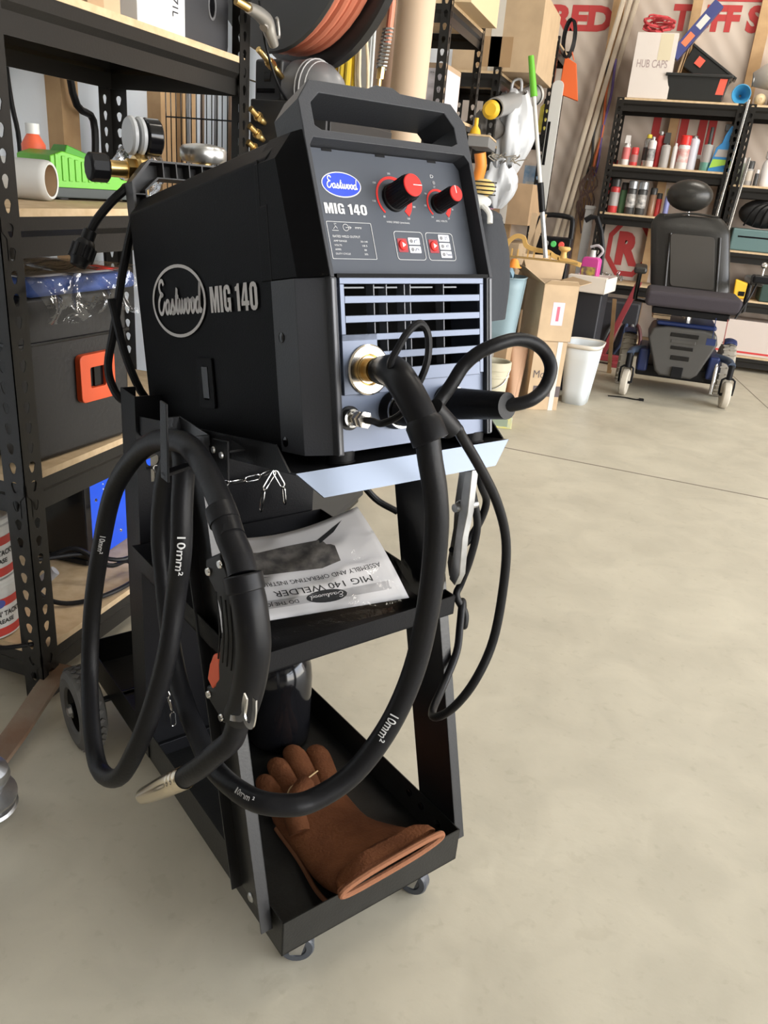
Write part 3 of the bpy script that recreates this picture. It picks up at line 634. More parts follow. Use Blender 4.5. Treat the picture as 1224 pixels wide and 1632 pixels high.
# casters
def caster(x,y,yaw):
    c=MB(); R=.024; Mx=Matrix.Translation((x,y,0))@Matrix.Rotation(yaw,4,'Z')
    c.box((-.022,-.022,.070),(.022,.022,.073),Mx); 
    for sx in (-.013,.011):
        c.hexa([Mx@Vector(q) for q in ((sx,-.006,.018),(sx+.002,-.006,.018),(sx+.002,.010,.018),(sx,.010,.018),(sx,-.018,.070),(sx+.002,-.018,.070),(sx+.002,.018,.070),(sx,.018,.070))])
    f=part(c,'caster',STEEL,bev=.0005)
    w=MB(); a=Mx@Vector((-.0095,0,R)); d=(Mx.to_3x3()@Vector((1,0,0))); w.lathe([(.001,.002),(R*.5,.002),(R*.55,0),(R*.9,0),(R,.003),(R,.016),(R*.9,.019),(R*.55,.019),(.001,.017)],a,d,28); w.build('caster_wheel',mat('caster_rubber',(.05,.055,.065),.3),f)
caster(.048,.038,1.0); caster(.255,.038,.5)
# rear wheels
for sx in (-1,1):
    x=-.050 if sx<0 else .355; R=.074
    w=MB(); y=.635; th=.036
    pr=[(R*.55,-.016),(R*.60,-.021),(R*.82,-.024),(R*.96,-.020),(R,-.013),(R,.013),(R*.96,.020),(R*.82,.024),(R*.60,.021),(R*.55,.016)]
    w.lathe(pr,(x,y,R),(1,0,0),44,cap=False)
    for i in range(30):
        for k,dx in ((0,-.0105),(1,.0),(0,.0105)):
            a=2*PI*(i+.5*k)/30; u=Vector((0,math.cos(a),math.sin(a))); v=Vector((0,-math.sin(a),math.cos(a))); o=Vector((x+dx,y,R))+u*(R+.0012)
            w.prism([(-.0055,0),(0,-.0045),(.0055,0),(0,.0045)],o,(1,0,0),v,.003)
    tyre=part(w,'wheel',mat('tyre_rubber',(.085,.080,.072),.7),sharp=30)
    h=MB(); h.lathe([(R*.56,-.006),(R*.56,.006)],(x,y,R),(1,0,0),32); h.lathe([(.014,-.022),(.014,.022)],(x,y,R),(1,0,0),18); h.build('wheel_hub',GLOSS,tyre,bev=.001)
    q=MB(); q.lathe([(.010,0),(.009,.006),(.005,.007)],(x+sx*.022,y,R),(sx,0,0),6); q.build('axle_nut',STEEL,tyre)
b=MB(); b.cyl((-.06,.640,.074),(.36,.640,.074),.006,n=14); part(b,'axle',GLOSS)
# retaining chain
def chain(pts,n,name='chain_link'):
    P=catmull([Vector(p) for p in pts],12); D=[0]
    for i in range(1,len(P)): D.append(D[-1]+(P[i]-P[i-1]).length)
    Ln=D[-1]/n
    def at(d):
        d=min(max(d,0),D[-1])
        for i in range(1,len(P)):
            if D[i]>=d: 
                f=(d-D[i-1])/max(D[i]-D[i-1],1e-9); return P[i-1].lerp(P[i],f)
        return P[-1]
    for k in range(n):
        a=at(k*Ln-.001); c=at((k+1)*Ln+.001); d=(c-a); L=d.length; d.normalize(); q=d.orthogonal().normalized()
        s0=Vector((0,0,1)) if abs(d.z)<.8 else Vector((1,0,0)); q=(s0-d*s0.dot(d)).normalized(); 
        if k%2: q=d.cross(q)
        m=(a+c)/2; r=.0042; h=L/2-r*.4; pts2=[]
        for i in range(8): t=-PI/2+PI*i/7; pts2.append(m+d*(h-r+r*math.cos(t))+q*(r*math.sin(t)))
        for i in range(8): t=PI/2+PI*i/7; pts2.append(m-d*(h-r)+d*(r*math.cos(t))+q*(r*math.sin(t)))
        b=MB(); b.tube(pts2,.0012,7,1,closed=True); part(b,name,CHR)
chain([(.0215,.440,.598),(.033,.430,.575),(.08,.432,.560),(.126,.432,.555),(.158,.432,.555),(.188,.432,.556),(.217,.432,.566)],8)
chain([(.217,.428,.566),(.200,.424,.548),(.189,.42,.530),(.187,.42,.500)],2)
chain([(.214,.428,.566),(.222,.424,.552),(.229,.42,.535),(.232,.42,.505)],2)
chain([(.0215,.438,.222),(.030,.430,.195),(.035,.428,.170),(.037,.428,.135)],3)
# ================================================================== GLOVE
Gv=Vector((.17,.16,.078))
GL=thing('leather_glove','brown suede welding gauntlet lying palm down in the bottom tray of the cart','glove',CO+cx*Gv.x+cy*Gv.y+cz*Gv.z,CA)
SU=mat('brown_suede',(.165,.062,.026),.9,col2=(.105,.038,.016),nscale=18,bump=.5,bscale=220,spec=.15)
SEAM=mat('suede_edge',(.22,.095,.05),.9,bump=.3,bscale=200,spec=.15)
CUT=Vector((.085,.015)); CUR=Vector((.268,.022))
def gp(p): return Vector(p)-Gv
# gauntlet body: stations from cuff to knuckles (left point, right point, thickness)
st=[((.079,-.012),(.260,-.004),.020,.144),((.084,.014),(.255,.022),.034,.128),((.087,.040),(.252,.054),.040,.106),((.090,.085),(.242,.092),.038,.090),((.098,.120),(.226,.125),.033,.084),((.098,.165),(.226,.165),.034,.082),((.100,.205),(.230,.205),.034,.081),((.108,.240),(.232,.235),.030,.080)]
n=26; b=MB(); Ls=[]
for (l,r_,th,zc) in st:
    l=Vector(l); r_=Vector(r_); m=(l+r_)/2; hw=(r_-l)/2; ring=[]
    for i in range(n):
        a=2*PI*i/n; c,s=math.cos(a),math.sin(a); k=abs(c)**.75*(1 if c>0 else -1)
        zz=zc+th*.5*abs(s)**.8*(1 if s>0 else -1)+.003*math.sin(7*l.y*30+5*k)+.002*math.sin(k*9+l.y*60)
        ring.append(b.v(gp((m.x+hw.x*k,m.y+hw.y*k,max(zz,.0768)))))
    Ls.append(ring)
for a in range(len(Ls)-1):
    for i in range(n): b._f([Ls[a][i],Ls[a][(i+1)%n],Ls[a+1][(i+1)%n],Ls[a+1][i]])
b._f(Ls[-1])
# inner fold of the cuff
inn=[b.v(v.co*.93+Vector((.0,.035,.0))) for v in Ls[0]]
for i in range(n): b._f([Ls[0][(i+1)%n],Ls[0][i],inn[i],inn[(i+1)%n]])
b._f(inn)
b.build('gauntlet',SU,GL,sub=1,sharp=80)
# rolled cuff edge
b=MB(); b.tube([gp((.1695+.0905*abs(math.cos(a))**.75*(1 if math.cos(a)>0 else -1),-.008+.004*math.cos(a),.144+.010*abs(math.sin(a))**.8*(1 if math.sin(a)>0 else -1))) for a in [2*PI*i/24 for i in range(24)]],.0045,8,2,closed=True); b.build('cuff_binding',SEAM,GL)
# fingers: index..little and thumb, curled tips
fing=[((.212,.215,.090),(.230,.270,.096),(.240,.310,.092),.0205),((.184,.222,.090),(.196,.285,.099),(.203,.330,.094),.0200),((.153,.225,.088),(.161,.280,.095),(.166,.318,.088),.0190),((.124,.222,.086),(.128,.262,.090),(.130,.295,.086),.0175)]
for a,c,d,r_ in fing:
    b=MB(); a,c,d=Vector(a),Vector(c),Vector(d); b.tube([gp(a-(c-a)*.3),gp(a),gp(c),gp(d)],r_,14,5,rad=lambda t,r_=r_: r_*(1.0 if t<.75 else math.sqrt(max(.03,1-((t-.75)/.26)**2))))
    for v in b.b.verts: v.co.z=(v.co.z-.012)*.68+.010
    b.build('finger',SU,GL,sharp=80)
b=MB(); b.tube([gp((.118,.150,.090)),gp((.128,.185,.104)),gp((.160,.214,.106)),gp((.180,.224,.103))],.016,14,5,rad=lambda t:.017*(1.0 if t<.75 else math.sqrt(max(.03,1-((t-.75)/.26)**2)))); b.build('thumb',SU,GL,sharp=80)
b=MB(); b.tube([gp((.132,.218,.100)),gp((.150,.232,.103)),gp((.172,.232,.104)),(gp((.205,.240,.105)))],.0012,6,4); b.build('seam_stitching',mat('yellow_thread',(.6,.42,.22),.8),GL)
b=MB(); b.tube([gp((.092,.020,.081)),gp((.090,.060,.078)),gp((.097,.12,.078)),gp((.099,.19,.078))],.0035,8,4); b.build('side_seam',SEAM,GL)
# ================================================================== MANUAL IN BAG
Mo=Vector((.16,.20,.466)); MN=thing('instruction_manual','printed welder instruction booklet in a clear bag on the middle shelf','booklet',CO+cx*Mo.x+cy*Mo.y+cz*Mo.z,CA)
A_=Vector((.020,.193,.456)); B_=Vector((.269,.133,.463)); C_=Vector((.256,.254,.560)); D_=Vector((.040,.352,.515))
def pg(u,v,h=0):
    p=(A_*(1-u)+B_*u)*(1-v)+(D_*(1-u)+C_*u)*v
    p=p+Vector((0,0,-.018*math.sin(PI*u)*v*1.2+.006*math.sin(PI*v)+h)); return p-Mo
PAP=mat('paper',(.80,.77,.75),.6)
b=MB(); b.grid(lambda u,v:pg(u,v),24,16); b.build('cover_page',PAP,MN,solid=.002,sharp=60)
def onpage(me,u0,v0,su,sv,h=.0016):
    for q in me.vertices: q.co=pg(u0-q.co.x*su,v0-q.co.y*sv,h)
INK=mat('print_ink',(.03,.03,.03),.6); GREYI=mat('print_grey',(.50,.48,.47),.6)
def ptext(t,u,v,h,w,m=INK):
    o=text(t,(0,0,0),(1,0,0),(0,1,0),h,m,MN,'cover_lettering',w=w,bold=.012,th=0); onpage(o.data,u,v,1,1)
ptext('MIG 140 WELDER',.57,.235,.062,.56); ptext('ASSEMBLY AND OPERATING INSTRUCTIONS',.52,.345,.045,.83); ptext('DO THE JOB',.30,.135,.035,.20)
def ppoly(poly,name,m,h=.0014,par=MN):
    b=MB(); cxm=sum(p[0] for p in poly)/len(poly); cym=sum(p[1] for p in poly)/len(poly); c=b.v(pg(cxm,cym,h)); K_=4
    rings=[[b.v(pg(cxm+(x-cxm)*k/K_,cym+(y-cym)*k/K_,h)) for x,y in poly] for k in range(1,K_+1)]; N=len(poly)
    for i in range(N):
        b._f([c,rings[0][i],rings[0][(i+1)%N]])
        for k in range(K_-1): b._f([rings[k][i],rings[k+1][i],rings[k+1][(i+1)%N],rings[k][(i+1)%N]])
    return b.build(name,m,par,sharp=80)
ppoly([(.05,.10),(.3,.10),(.62,.10),(.93,.10),(.93,.18),(.62,.18),(.3,.18),(.05,.18)],'grey_band',GREYI)
ppoly(circ(.56,.14,.115,.065,28),'printed_badge',INK,.0018)
o=script((0,0,0),(1,0,0),(0,1,0),.19,PAP,MN,ysc=1.0,th=0)
for q in o.data.vertices: q.co=pg(.56-q.co.x,.14-q.co.y*1.1,.0024)
ppoly([(.10,.50),(.30,.46),(.62,.44),(.74,.48),(.76,.66),(.70,.78),(.52,.80),(.34,.76),(.12,.74)],'printed_welder_picture',mat('photo_grey',(.07,.065,.06),.6,col2=(.20,.18,.16),nscale=60))
for (pts) in ([(.70,.74),(.80,.82),(.88,.92),(.76,.84),(.66,.76)],[(.05,.46),(.2,.42),(.32,.43),(.2,.44)]): ppoly(pts,'printed_cable_picture',INK)
b=MB(); 
def bag(u,v):
    A2=Vector((.005,.140,.452));B2=Vector((.292,.098,.452));C2=Vector((.268,.252,.578));D2=Vector((.02,.37,.520))
    p=(A2*(1-u)+B2*u)*(1-v)+(D2*(1-u)+C2*u)*v; k=min(1,4*min(u,1-u,v,1-v))
    e=pg(min(max((u-.08)/.85,0),1),min(max((v-.25)/.74,0),1))+Mo
    z=max(p.z,e.z+.004)*.6+.4*max(p.z,e.z+.004)
    return Vector((p.x,p.y,max(z,.4515)+.004*k+.0022*math.sin(23*u+9*v)*k+.0016*math.sin(31*v-13*u)*k))-Mo
b.grid(bag,44,34); b.build('clear_bag',film('bag_film',(.95,.95,.97),.08,.02,.45,22,ior=1.16),MN,sharp=80)
# canister at the back of the bottom tray
Cv=Vector((.215,.385,.0755)); CN=thing('black_canister','glossy black rounded canister standing under the middle shelf of the cart','canister',CO+cx*Cv.x+cy*Cv.y+cz*Cv.z,CA)
b=MB(); b.lathe([(.050,0),(.054,.004),(.055,.012),(.055,.125),(.052,.150),(.040,.172),(.022,.182)],(0,0,0),(0,0,1),36); b.build('canister_body',GLOSS,CN,sharp=50)
b=MB(); b.lathe([(.020,.180),(.020,.196),(.015,.200)],(0,0,0),(0,0,1),20); b.build('canister_cap',CHR,CN)
GUNP=[(-0.945,1.735,1.332),(-0.93,1.762,1.324),(-0.93,1.809,1.322),(-0.93,1.848,1.314),(-0.93,1.865,1.296),(-0.93,1.889,1.275),(-0.93,1.911,1.294),(-0.93,1.905,1.324),(-0.93,1.898,1.331),(-0.93,1.834,1.299)]
# ================================================================== SHELVING RACKS
HOLE=[(math.cos(t),math.sin(t)) for t in [2*PI*i/12 for i in range(12)]]
def slotted(b,o,e1,w,z0,z1,th,pitch=.036,sc=1):
    """one flange of a post: plate w wide along e1 with a column of keyholes"""
    o=Vector(o); e1=Vector(e1); n=int((z1-z0)/pitch); ph=(z1-z0)/n; hz=ph/2; hw=w/2
    for k in range(n):
        c=o+e1*hw+cz*(z0+ph*(k+.5)); inn=[]; out=[]
        for (x,y) in HOLE:
            r=.0075*sc if y>-.3 else .0050*sc
            px=x*r; py=(y*.0075*sc+.004*sc) if y>-.3 else (y*.006*sc-.004*sc)
            inn.append((px,py)); kx=max(abs(x)/hw,abs(y)/hz); out.append((x/kx,y/kx))
        # snap corner vertices so that the cells tile
        for idx,(sx_,sy_) in ((1,(1,1)),(5,(-1,1)),(7,(-1,-1)),(11,(1,-1))): out[idx]=(sx_*hw,sy_*hz)
        b.ring(out,inn,c,e1,(0,0,1),th)
def rack(name,label,cat,X0,X1,Y0,Y1,H,levels,front='+X',group=None,board=WOOD,rear=True,holes=True,fw=.045,pitch=.036,sc=1):
    # front plane X1 (facing +X) running along Y, or (front='-Y') plane Y0 running along X
    r=thing(name,label,cat,((X0+X1)/2,(Y0+Y1)/2,0),group=group); O=Vector(r.location)
    for (x,y,sx_,sy_) in ((X1,Y0,-1,1),(X1,Y1,-1,-1),(X0,Y0,1,1),(X0,Y1,1,-1)):
        b=MB(); p=Vector((x,y,0))-O; w=fw
        if holes:
            slotted(b,p+Vector((0,min(0,sy_*w),0)),(0,1,0),w,0,H,.0016,pitch,sc)
            slotted(b,p+Vector((min(0,sx_*w),0,0)),(1,0,0),w,0,H,.0016,pitch,sc)
        else:
            b.box((p.x-.001,p.y+min(0,sy_*w),0),(p.x+.001,p.y+max(0,sy_*w),H)); b.box((p.x+min(0,sx_*w),p.y-.001,0),(p.x+max(0,sx_*w),p.y+.001,H))
        b.build('upright',RACKM,r)
    for zt in levels:
        b=MB(); e=.004
        def beam(xa,xb,ya,yb):
            b.box((xa,ya,zt-.026),(xb,yb,zt-.004)); 
        # stepped beams on the four sides
        for (xa,xb,ya,yb,dx,dy) in ((X1-.004,X1-.002,Y0,Y1,1,0),(X0+.002,X0+.004,Y0,Y1,-1,0),(X0,X1,Y0+.002,Y0+.004,0,-1),(X0,X1,Y1-.004,Y1-.002,0,1)):
            m0=Vector((xa,ya,0))-O;m1=Vector((xb,yb,0))-O
            b.box((m0.x,m0.y,zt-.034),(m1.x,m1.y,zt-.013))
            b.hexa([(m0.x-dx*.010,m0.y-dy*.010,zt-.045),(m1.x-dx*.010,m0.y-dy*.010,zt-.045),(m1.x-dx*.010,m1.y-dy*.010,zt-.045),(m0.x-dx*.010,m1.y-dy*.010,zt-.045),(m0.x,m0.y,zt-.034),(m1.x,m0.y,zt-.034),(m1.x,m1.y,zt-.034),(m0.x,m1.y,zt-.034)])
            b.box((m0.x-dx*.010,m0.y-dy*.010,zt-.078),(m1.x-dx*.010,m1.y-dy*.010,zt-.045))
        b.build('shelf_frame',RACKM,r,sharp=20)
        b=MB(); a=Vector((X0+.002,Y0+.002,0))-O; c=Vector((X1-.0018,Y1-.002,0))-O; b.box((a.x,a.y,zt-.0125),(c.x,c.y,zt)); b.build('shelf_board',board,r)
    return r
rack('storage_rack','near black keyhole steel storage rack with chipboard shelves left of the welder','shelf rack',-1.36,-.98,1.050,1.865,1.95,(.117,.472,.918,1.240))
# small helpers in room space
def box_thing(name,label,cat,c,sz,m,rot=0,group=None,part='body',bev=.002,tape=None):
    t=thing(name,label,cat,(c[0],c[1],c[2]),rot,group)
    b=MB(); b.box((-sz[0]/2,-sz[1]/2,0),(sz[0]/2,sz[1]/2,sz[2])); b.build(part,m,t,bev=bev)
    if tape:
        b=MB(); b.box((-.02,-sz[1]/2-.0006,sz[2]*.25),(.02,sz[1]/2+.0006,sz[2]+.0006)); b.build('tape',tape,t)
    return t
TAPE=mat('packing_tape',(.62,.58,.52),.25)
WP=mat('white_plastic',(.62,.62,.60),.4); WBOX=mat('white_box',(.60,.61,.62),.6)
# --- on the top shelf
t=box_thing('storage_box','white box with black handwriting on its edge on the top shelf of the near rack','box',(-1.14,1.560,1.2405),(.26,.165,.24),WBOX)
text('N71L',(.1306,.045,.06),(0,0,-1),(0,1,0),.020,mat('marker_ink',(.02,.02,.03),.6),t,'handwriting',w=.05)
t=box_thing('carton','brown upright carton beside the white box on the top shelf of the near rack','box',(-1.13,1.405,1.2405),(.22,.07,.26),CARDL); 
t=box_thing('carton','narrow brown carton with a taped seam at the top left of the near rack','box',(-1.12,1.3425,1.2405),(.24,.045,.24),CARD)
t=thing('picture_pack','small blue printed pack at the left end of the top shelf','pack',(-1.10,1.295,1.2405)); MB().box((-.08,-.012,0),(.08,.012,.16)).build('pack_body',mat('blue_print',(.08,.14,.35),.3),t); MB().box((.0801,-.012,.02),(.081,.012,.12)).build('pack_picture',mat('skin_print',(.55,.33,.25),.4),t)
t=thing('black_tool_case','black moulded tool case with an oval grip hole on the near rack top','tool case',(-1.10,1.745,1.2405))
b=MB(); o_=rrect(-.095,0,.095,.17,.02,3); b.prism([(x,z) for x,z in o_],(.08,0,0),(0,1,0),(0,0,1),.16); b.build('case_body',mat('case_grey',(.05,.05,.055),.35),t,bev=.004)
b=MB(); b.prism(circ(.02,.085,.012,.022,20),(.0806,0,0),(0,1,0),(0,0,1),.001); b.build('grip_recess',GLOSS,t)
b=MB(); b.ring(circ(.02,.085,.017,.027,20),circ(.02,.085,.012,.022,20),(.082,0,0),(0,1,0),(0,0,1),.002); b.build('grip_rim',mat('rim_grey',(.16,.16,.17),.35),t)
# --- middle shelf: green charger, white tube, bag
GR=mat('lime_plastic',(.13,.45,.03),.38); DG=mat('dark_grey_plastic',(.035,.045,.045),.45)
t=thing('battery_charger','lime green battery charger with a ribbed housing on the shelf behind the welder','charger',(-1.20,1.60,.9185),-.25)
b=MB(); P=[(-.17,.022),(-.17,.082),(-.14,.092),(-.03,.072),(.005,.046),(.060,.040),(.062,.022)]
b.prism(P,(.06,0,0),(0,1,0),(0,0,1),.11); b.build('charger_body',GR,t,bev=.003)
b=MB(); b.prism([(-.172,.004),(-.172,.024),(.064,.024),(.064,.004)],(.062,0,0),(0,1,0),(0,0,1),.114); b.build('charger_base',DG,t,bev=.002)
for i in range(9): 
    b=MB(); y=-.160+i*.0155; b.box((.0595,y,.036),(.0625,y+.008,.086-.0028*i)); b.build('cooling_rib',GR,t,bev=.0012)
b=MB(); b.hexa([(.0,-.13,.088),(.052,-.13,.088),(.052,-.03,.072),(.0,-.03,.072),(.004,-.12,.105),(.048,-.12,.105),(.048,-.04,.082),(.004,-.04,.082)]); b.build('battery_saddle',mat('dark_green_plastic',(.07,.30,.03),.35),t,bev=.003)
MB().box((.0,.020,.0405),(.04,.052,.043)).build('rating_label',mat('label_silver',(.35,.36,.38),.4),t)
for y in (-.15,.03): MB().box((.03,y,0),(.055,y+.02,.005)).build('foot',GLOSS,t)
t=thing('cardboard_tube','white tube with a brown cardboard core lying on the shelf by the near post','tube',(-1.130,1.354,.9555))
TD=Vector((-.96,-.29,0)); b=MB(); b.lathe([(.0285,0),(.0325,-.001),(.0355,.004),(.0365,.012),(.0365,.14),(.0285,.14)],(0,0,0),TD,36,cap=False); b.build('tube_wall',WP,t,sharp=50)
b=MB(); b.lathe([(.0283,.001),(.0283,.14)],(0,0,0),TD,32,cap=False); b.lathe([(.0001,.09),(.0283,.09)],(0,0,0),TD,32,cap=False); b.build('tube_core',CARD,t)
t=thing('red_bottle','small red bottle with a clear cap at the left end of the charger shelf','bottle',(-1.29,1.50,.9185)); b=MB(); b.lathe([(.022,0),(.024,.01),(.024,.10),(.012,.12)],(0,0,0),(0,0,1),20); b.build('bottle_body',mat('orange_red',(.75,.13,.06),.4),t); b=MB(); b.lathe([(.014,.12),(.014,.14)],(0,0,0),(0,0,1),16); b.build('bottle_cap',WP,t)
PF=film('clear_plastic',(.8,.82,.85),.05,.05,.6,22)
t=thing('plastic_bag','crumpled clear plastic bag propped on the green charger','plastic bag',(-1.20,1.735,.9185))
b=MB(); 
def crumple(u,v,a=.11,h=.14):
    th=2*PI*u; r_=.05*(1+.25*math.sin(5*th+6*v)+.15*math.sin(11*th-9*v))*(math.sin(PI*(v*.8+.15)))
    return Vector((r_*math.cos(th),1.3*r_*math.sin(th),h*v+.006*math.sin(7*th)))
b.grid(lambda u,v:crumple(u,v),40,14); b.build('bag_film',PF,t,sharp=80)
# studs and hanging cords behind the rack
for i,(y,w_,lab) in enumerate(((2.45,.09,'bare pine wall stud behind the near rack, left of the wire cage'),(1.98,.07,'bare pine wall stud seen left of the rear rack post'))):
    o=MB().box((-1.655,y,0),(-1.60,y+w_,2.6)).build('trim_%d'%(i+2),STUDW); o['kind']='structure'
o=MB().box((-1.648,2.58,0),(-1.60,2.66,1.24)).build('wood_offcut',STUDW); tag(o,'short brown board standing against the wall behind the rack','board')
for i,(pts) in enumerate(([(-1.61,1.78,1.5),(-1.60,1.79,1.15),(-1.60,1.81,1.02),(-1.60,1.80,.80),(-1.60,1.82,.012)],[(-1.58,1.97,1.5),(-1.57,1.99,1.16),(-1.57,2.07,1.10),(-1.57,2.07,.95),(-1.57,2.10,.75),(-1.57,2.12,.014)])):
    b=MB(); b.tube([Vector(p) for p in pts],.006 if i==0 else .010,8,5); o=b.build('electrical_cable',RUB); tag(o,['thin black cord hanging down the wall at the left','thick black cord hanging down the wall beside the stud'][i],'cord')
# --- lower shelf: tool box in a bag
t=thing('tool_box','black tool box with orange latches on the middle shelf of the near rack','tool box',(-1.15,1.25,.4725),-.10)
b=MB(); b.prism(rrect(-.14,0,.14,.30,.03,4),(.15,0,0),(0,1,0),(0,0,1),.30); b.build('box_body',mat('toolbox_black',(.010,.009,.008),.5,bump=.2,bscale=120),t,bev=.01,seg=3)
b=MB(); b.box((-.152,-.143,.215),(.153,.143,.222)); b.build('box_lid_seam',GLOSS,t,bev=.002)
OL=mat('latch_orange',(.72,.10,.03),.4)
b=MB(); b.ring([(x,z) for x,z in rrect(-.046,-.046,.046,.046,.010,3)],[(x,z) for x,z in rrect(-.020,-.020,.020,.020,.004,3)],(.1625,.040,.14),(0,1,0),(0,0,1),.014); b.build('latch',OL,t,sharp=30,bev=.002)
MB().box((.1505,.037,.115),(.155,.073,.165)).build('latch_recess',GLOSS,t)
t=thing('bagged_parts','blue cloth and printed card in a clear plastic bag lying on the black tool box','plastic bag',(-1.10,1.255,.7735),-.08)
b=MB(); b.box((-.14,-.13,0),(.12,.14,.030)); b.build('folded_blue_cloth',mat('blue_cloth',(.04,.09,.32),.6,noise=.3,nscale=20,bump=.5,bscale=40),t,bev=.01,seg=3)
b=MB(); b.box((-.13,-.12,.031),(.10,.13,.034)); b.build('printed_card',mat('white_card',(.55,.55,.56),.5),t); MB().box((.04,.06,.0342),(.095,.12,.0352)).build('red_print',RED,t)
def drape(u,v):
    y=-.145+.29*u; s=v
    if s<.5: x=-.12+.26*(s/.5); z=.038+.004*math.sin(17*u+8*s)
    else: x=.140+.022*math.sin(PI*(s-.5)*1.2)+.012*math.sin(14*u+9*s)+.006*math.sin(31*u); z=.038-.070*((s-.5)/.5)*(1+.14*math.sin(9*u))
    return Vector((x,y,z))
b=MB(); b.grid(drape,50,24); b.build('bag_film',PF,t,sharp=80)
# --- bottom shelf: blue machine and grease pails
t=thing('blue_power_unit','blue metal power unit with a black front and round dial on the bottom shelf','power unit',(-1.262,1.470,.1175),.06)
b=MB(); b.box((-.085,-.07,0),(.125,.20,.285)); b.build('housing',mat('blue_enamel',(.015,.08,.62),.35),t,bev=.004)
b=MB(); b.box((-.085,-.095,0),(.13,-.07,.285)); b.build('front_panel',GLOSS,t,bev=.004)
b=MB(); b.box((-.087,-.10,.005),(.1285,-.069,.015)); b.build('base_rail',PLAS,t)
b=MB(); b.lathe([(.030,0),(.030,.008),(.026,.012)],(.080,-.095,.235),(0,-1,0),28); kk=b.build('dial',mat('dial_grey',(.25,.25,.25),.4),t); b=MB(); b.box((.0795,-.1085,.215),(.0815,-.107,.255)); b.build('dial_pointer',GLOSS,kk)
for i in range(13):
    z=.255-i*.0125; b=MB(); b.lathe([(.0022,0),(.0020,.001)],(.1252,-.015,z),(1,0,0),10); b.build('vent_hole',mat('vent_pale',(.45,.50,.62),.5),t)
for (y,z) in ((-.045,.15),(.05,.035)):
    b=MB(); b.lathe([(.0045,0),(.003,.002)],(.1252,y,z),(1,0,0),12); b.build('housing_screw',CHR,t)
text('4',(.1255,.125,.21),(0,1,0),(0,0,1),.03,WHITE,t,'white_mark',w=.03)
t=thing('cable_coil','loop of black cable lying on the bottom shelf in front of the blue unit','cable',(-1.03,1.28,.1175))
b=MB(); b.tube([(-.10,-.02,.08),(-.06,.02,.09),(.0,.05,.05),(.0,.12,.03),(.04,.10,.01),(.03,.0,.008),(-.02,-.07,.008),(-.07,-.09,.03),(-.09,-.07,.07)],.0052,8,6); b.build('cable_loop',RUB,t)
b=MB(); b.tube([(-.10,-.05,.085),(-.05,.03,.075),(.01,.09,.05),(.03,.2,.06),(.0,.3,.07)],.0052,8,6); b.build('cable_tail',RUB,t)
b=MB(); b.cyl((-.09,-.09,.03),(-.05,-.06,.075),.014,.011,n=14); b.build('taped_end',mat('grey_tape',(.30,.30,.31),.35),t)
t=thing('extension_cable','thin dark cord crossing the front of the bottom shelf at the left edge','cord',(-1.02,1.02,.1215)); b=MB(); b.tube([(-.12,.02,0),(-.04,.0,0),(.03,.055,.001)],.0045,8,4); b.build('cord_run',RUB,t)
for k,(z,lab) in enumerate(((.1175,'white grease pail with red label, lower of the two behind the near post'),(.2435,'white grease pail with red label, upper of the two behind the near post'))):
    t=thing('grease_pail',lab,'pail',(-1.135,1.075,z),group='grease pails')
    b=MB(); b.lathe([(.060,0),(.066,.004),(.070,.10),(.074,.101),(.074,.112),(.070,.114),(.070,.122),(.066,.1255)],(0,0,0),(0,0,1),40); b.build('pail_body',WP,t)
    def band(r0,z0,r1,z1,m,nm,a0=-130,a1=120):
        b=MB(); n=30
        b.grid(lambda u,v:Vector(((r0+(r1-r0)*v)*math.cos(math.radians(a0+(a1-a0)*u)),(r0+(r1-r0)*v)*math.sin(math.radians(a0+(a1-a0)*u)),z0+(z1-z0)*v)),n,1); return b.build(nm,m,t)
    band(.0667,.008,.0675,.026,mat('label_red',(.50,.05,.04),.5),'label_band'); band(.0690,.072,.0702,.090,MC['label_red'],'label_band')
    rr_=.0698
    for (s,zc,h,wd,m,rad) in (("RED 'N' TACKY",.057,.011,.085,INK,.0694),('GREASE',.040,.009,.045,INK,.0687)):
        o=text(s,(0,0,0),(1,0,0),(0,1,0),h,m,t,'label_lettering',w=wd,bold=.03,th=0)
        for q in o.data.vertices:
            a=math.radians(-14)+q.co.x/rad; zz=zc+q.co.y; q.co=Vector((rad*math.cos(a),rad*math.sin(a),zz))
    b=MB(); 
    for rx_,rz_,m_ in ((.012,.009,mat('label_blue',(.08,.10,.35),.5)),):
        pts=circ(0,0,rx_,rz_,20); V=[b.v(Vector((.0712*math.cos(math.radians(-20)+x/.07),.0712*math.sin(math.radians(-20)+x/.07),.080+y))) for x,y in pts]; b._f(V)
        b.build('label_emblem',m_,t)
# rusty bar and tow ball on the floor
t=thing('rusty_bar','flat rusty steel bar lying bent on the floor under the near rack','steel bar',(-.955,.99,0))
b=MB(); b.ribbon([(.10,-.36,.012),(.045,-.20,.018),(.01,-.06,.026),(-.012,.05,.05),(-.02,.11,.062)],.042,.010,(0,0,1),5,wf=lambda t:.046-.006*t); b.build('bar_body',mat('rusty_steel',(.20,.16,.115),.65,col2=(.15,.085,.05),nscale=9,bump=.3,bscale=60),t,bev=.001)
t=thing('tow_hitch_ball','zinc plated tow ball and nut at the left edge of the floor','tow ball',(-.862,.775,0))
b=MB(); b.lathe([(.016,0),(.016,.02),(.040,.022),(.044,.030),(.040,.034),(.030,.035),(.030,.048),(.042,.050),(.042,.055),(.020,.062),(.018,.075),(.026,.085),(.030,.100),(.026,.114),(.014,.122)],(0,0,0),(.25,-.1,1),28); b.build('ball_body',STEEL,t,sharp=30)
b=MB(); b.lathe([(.034,0),(.034,.014)],(.009,-.003,.034),(.25,-.1,1),6); b.build('nut',STEEL,t,bev=.001)
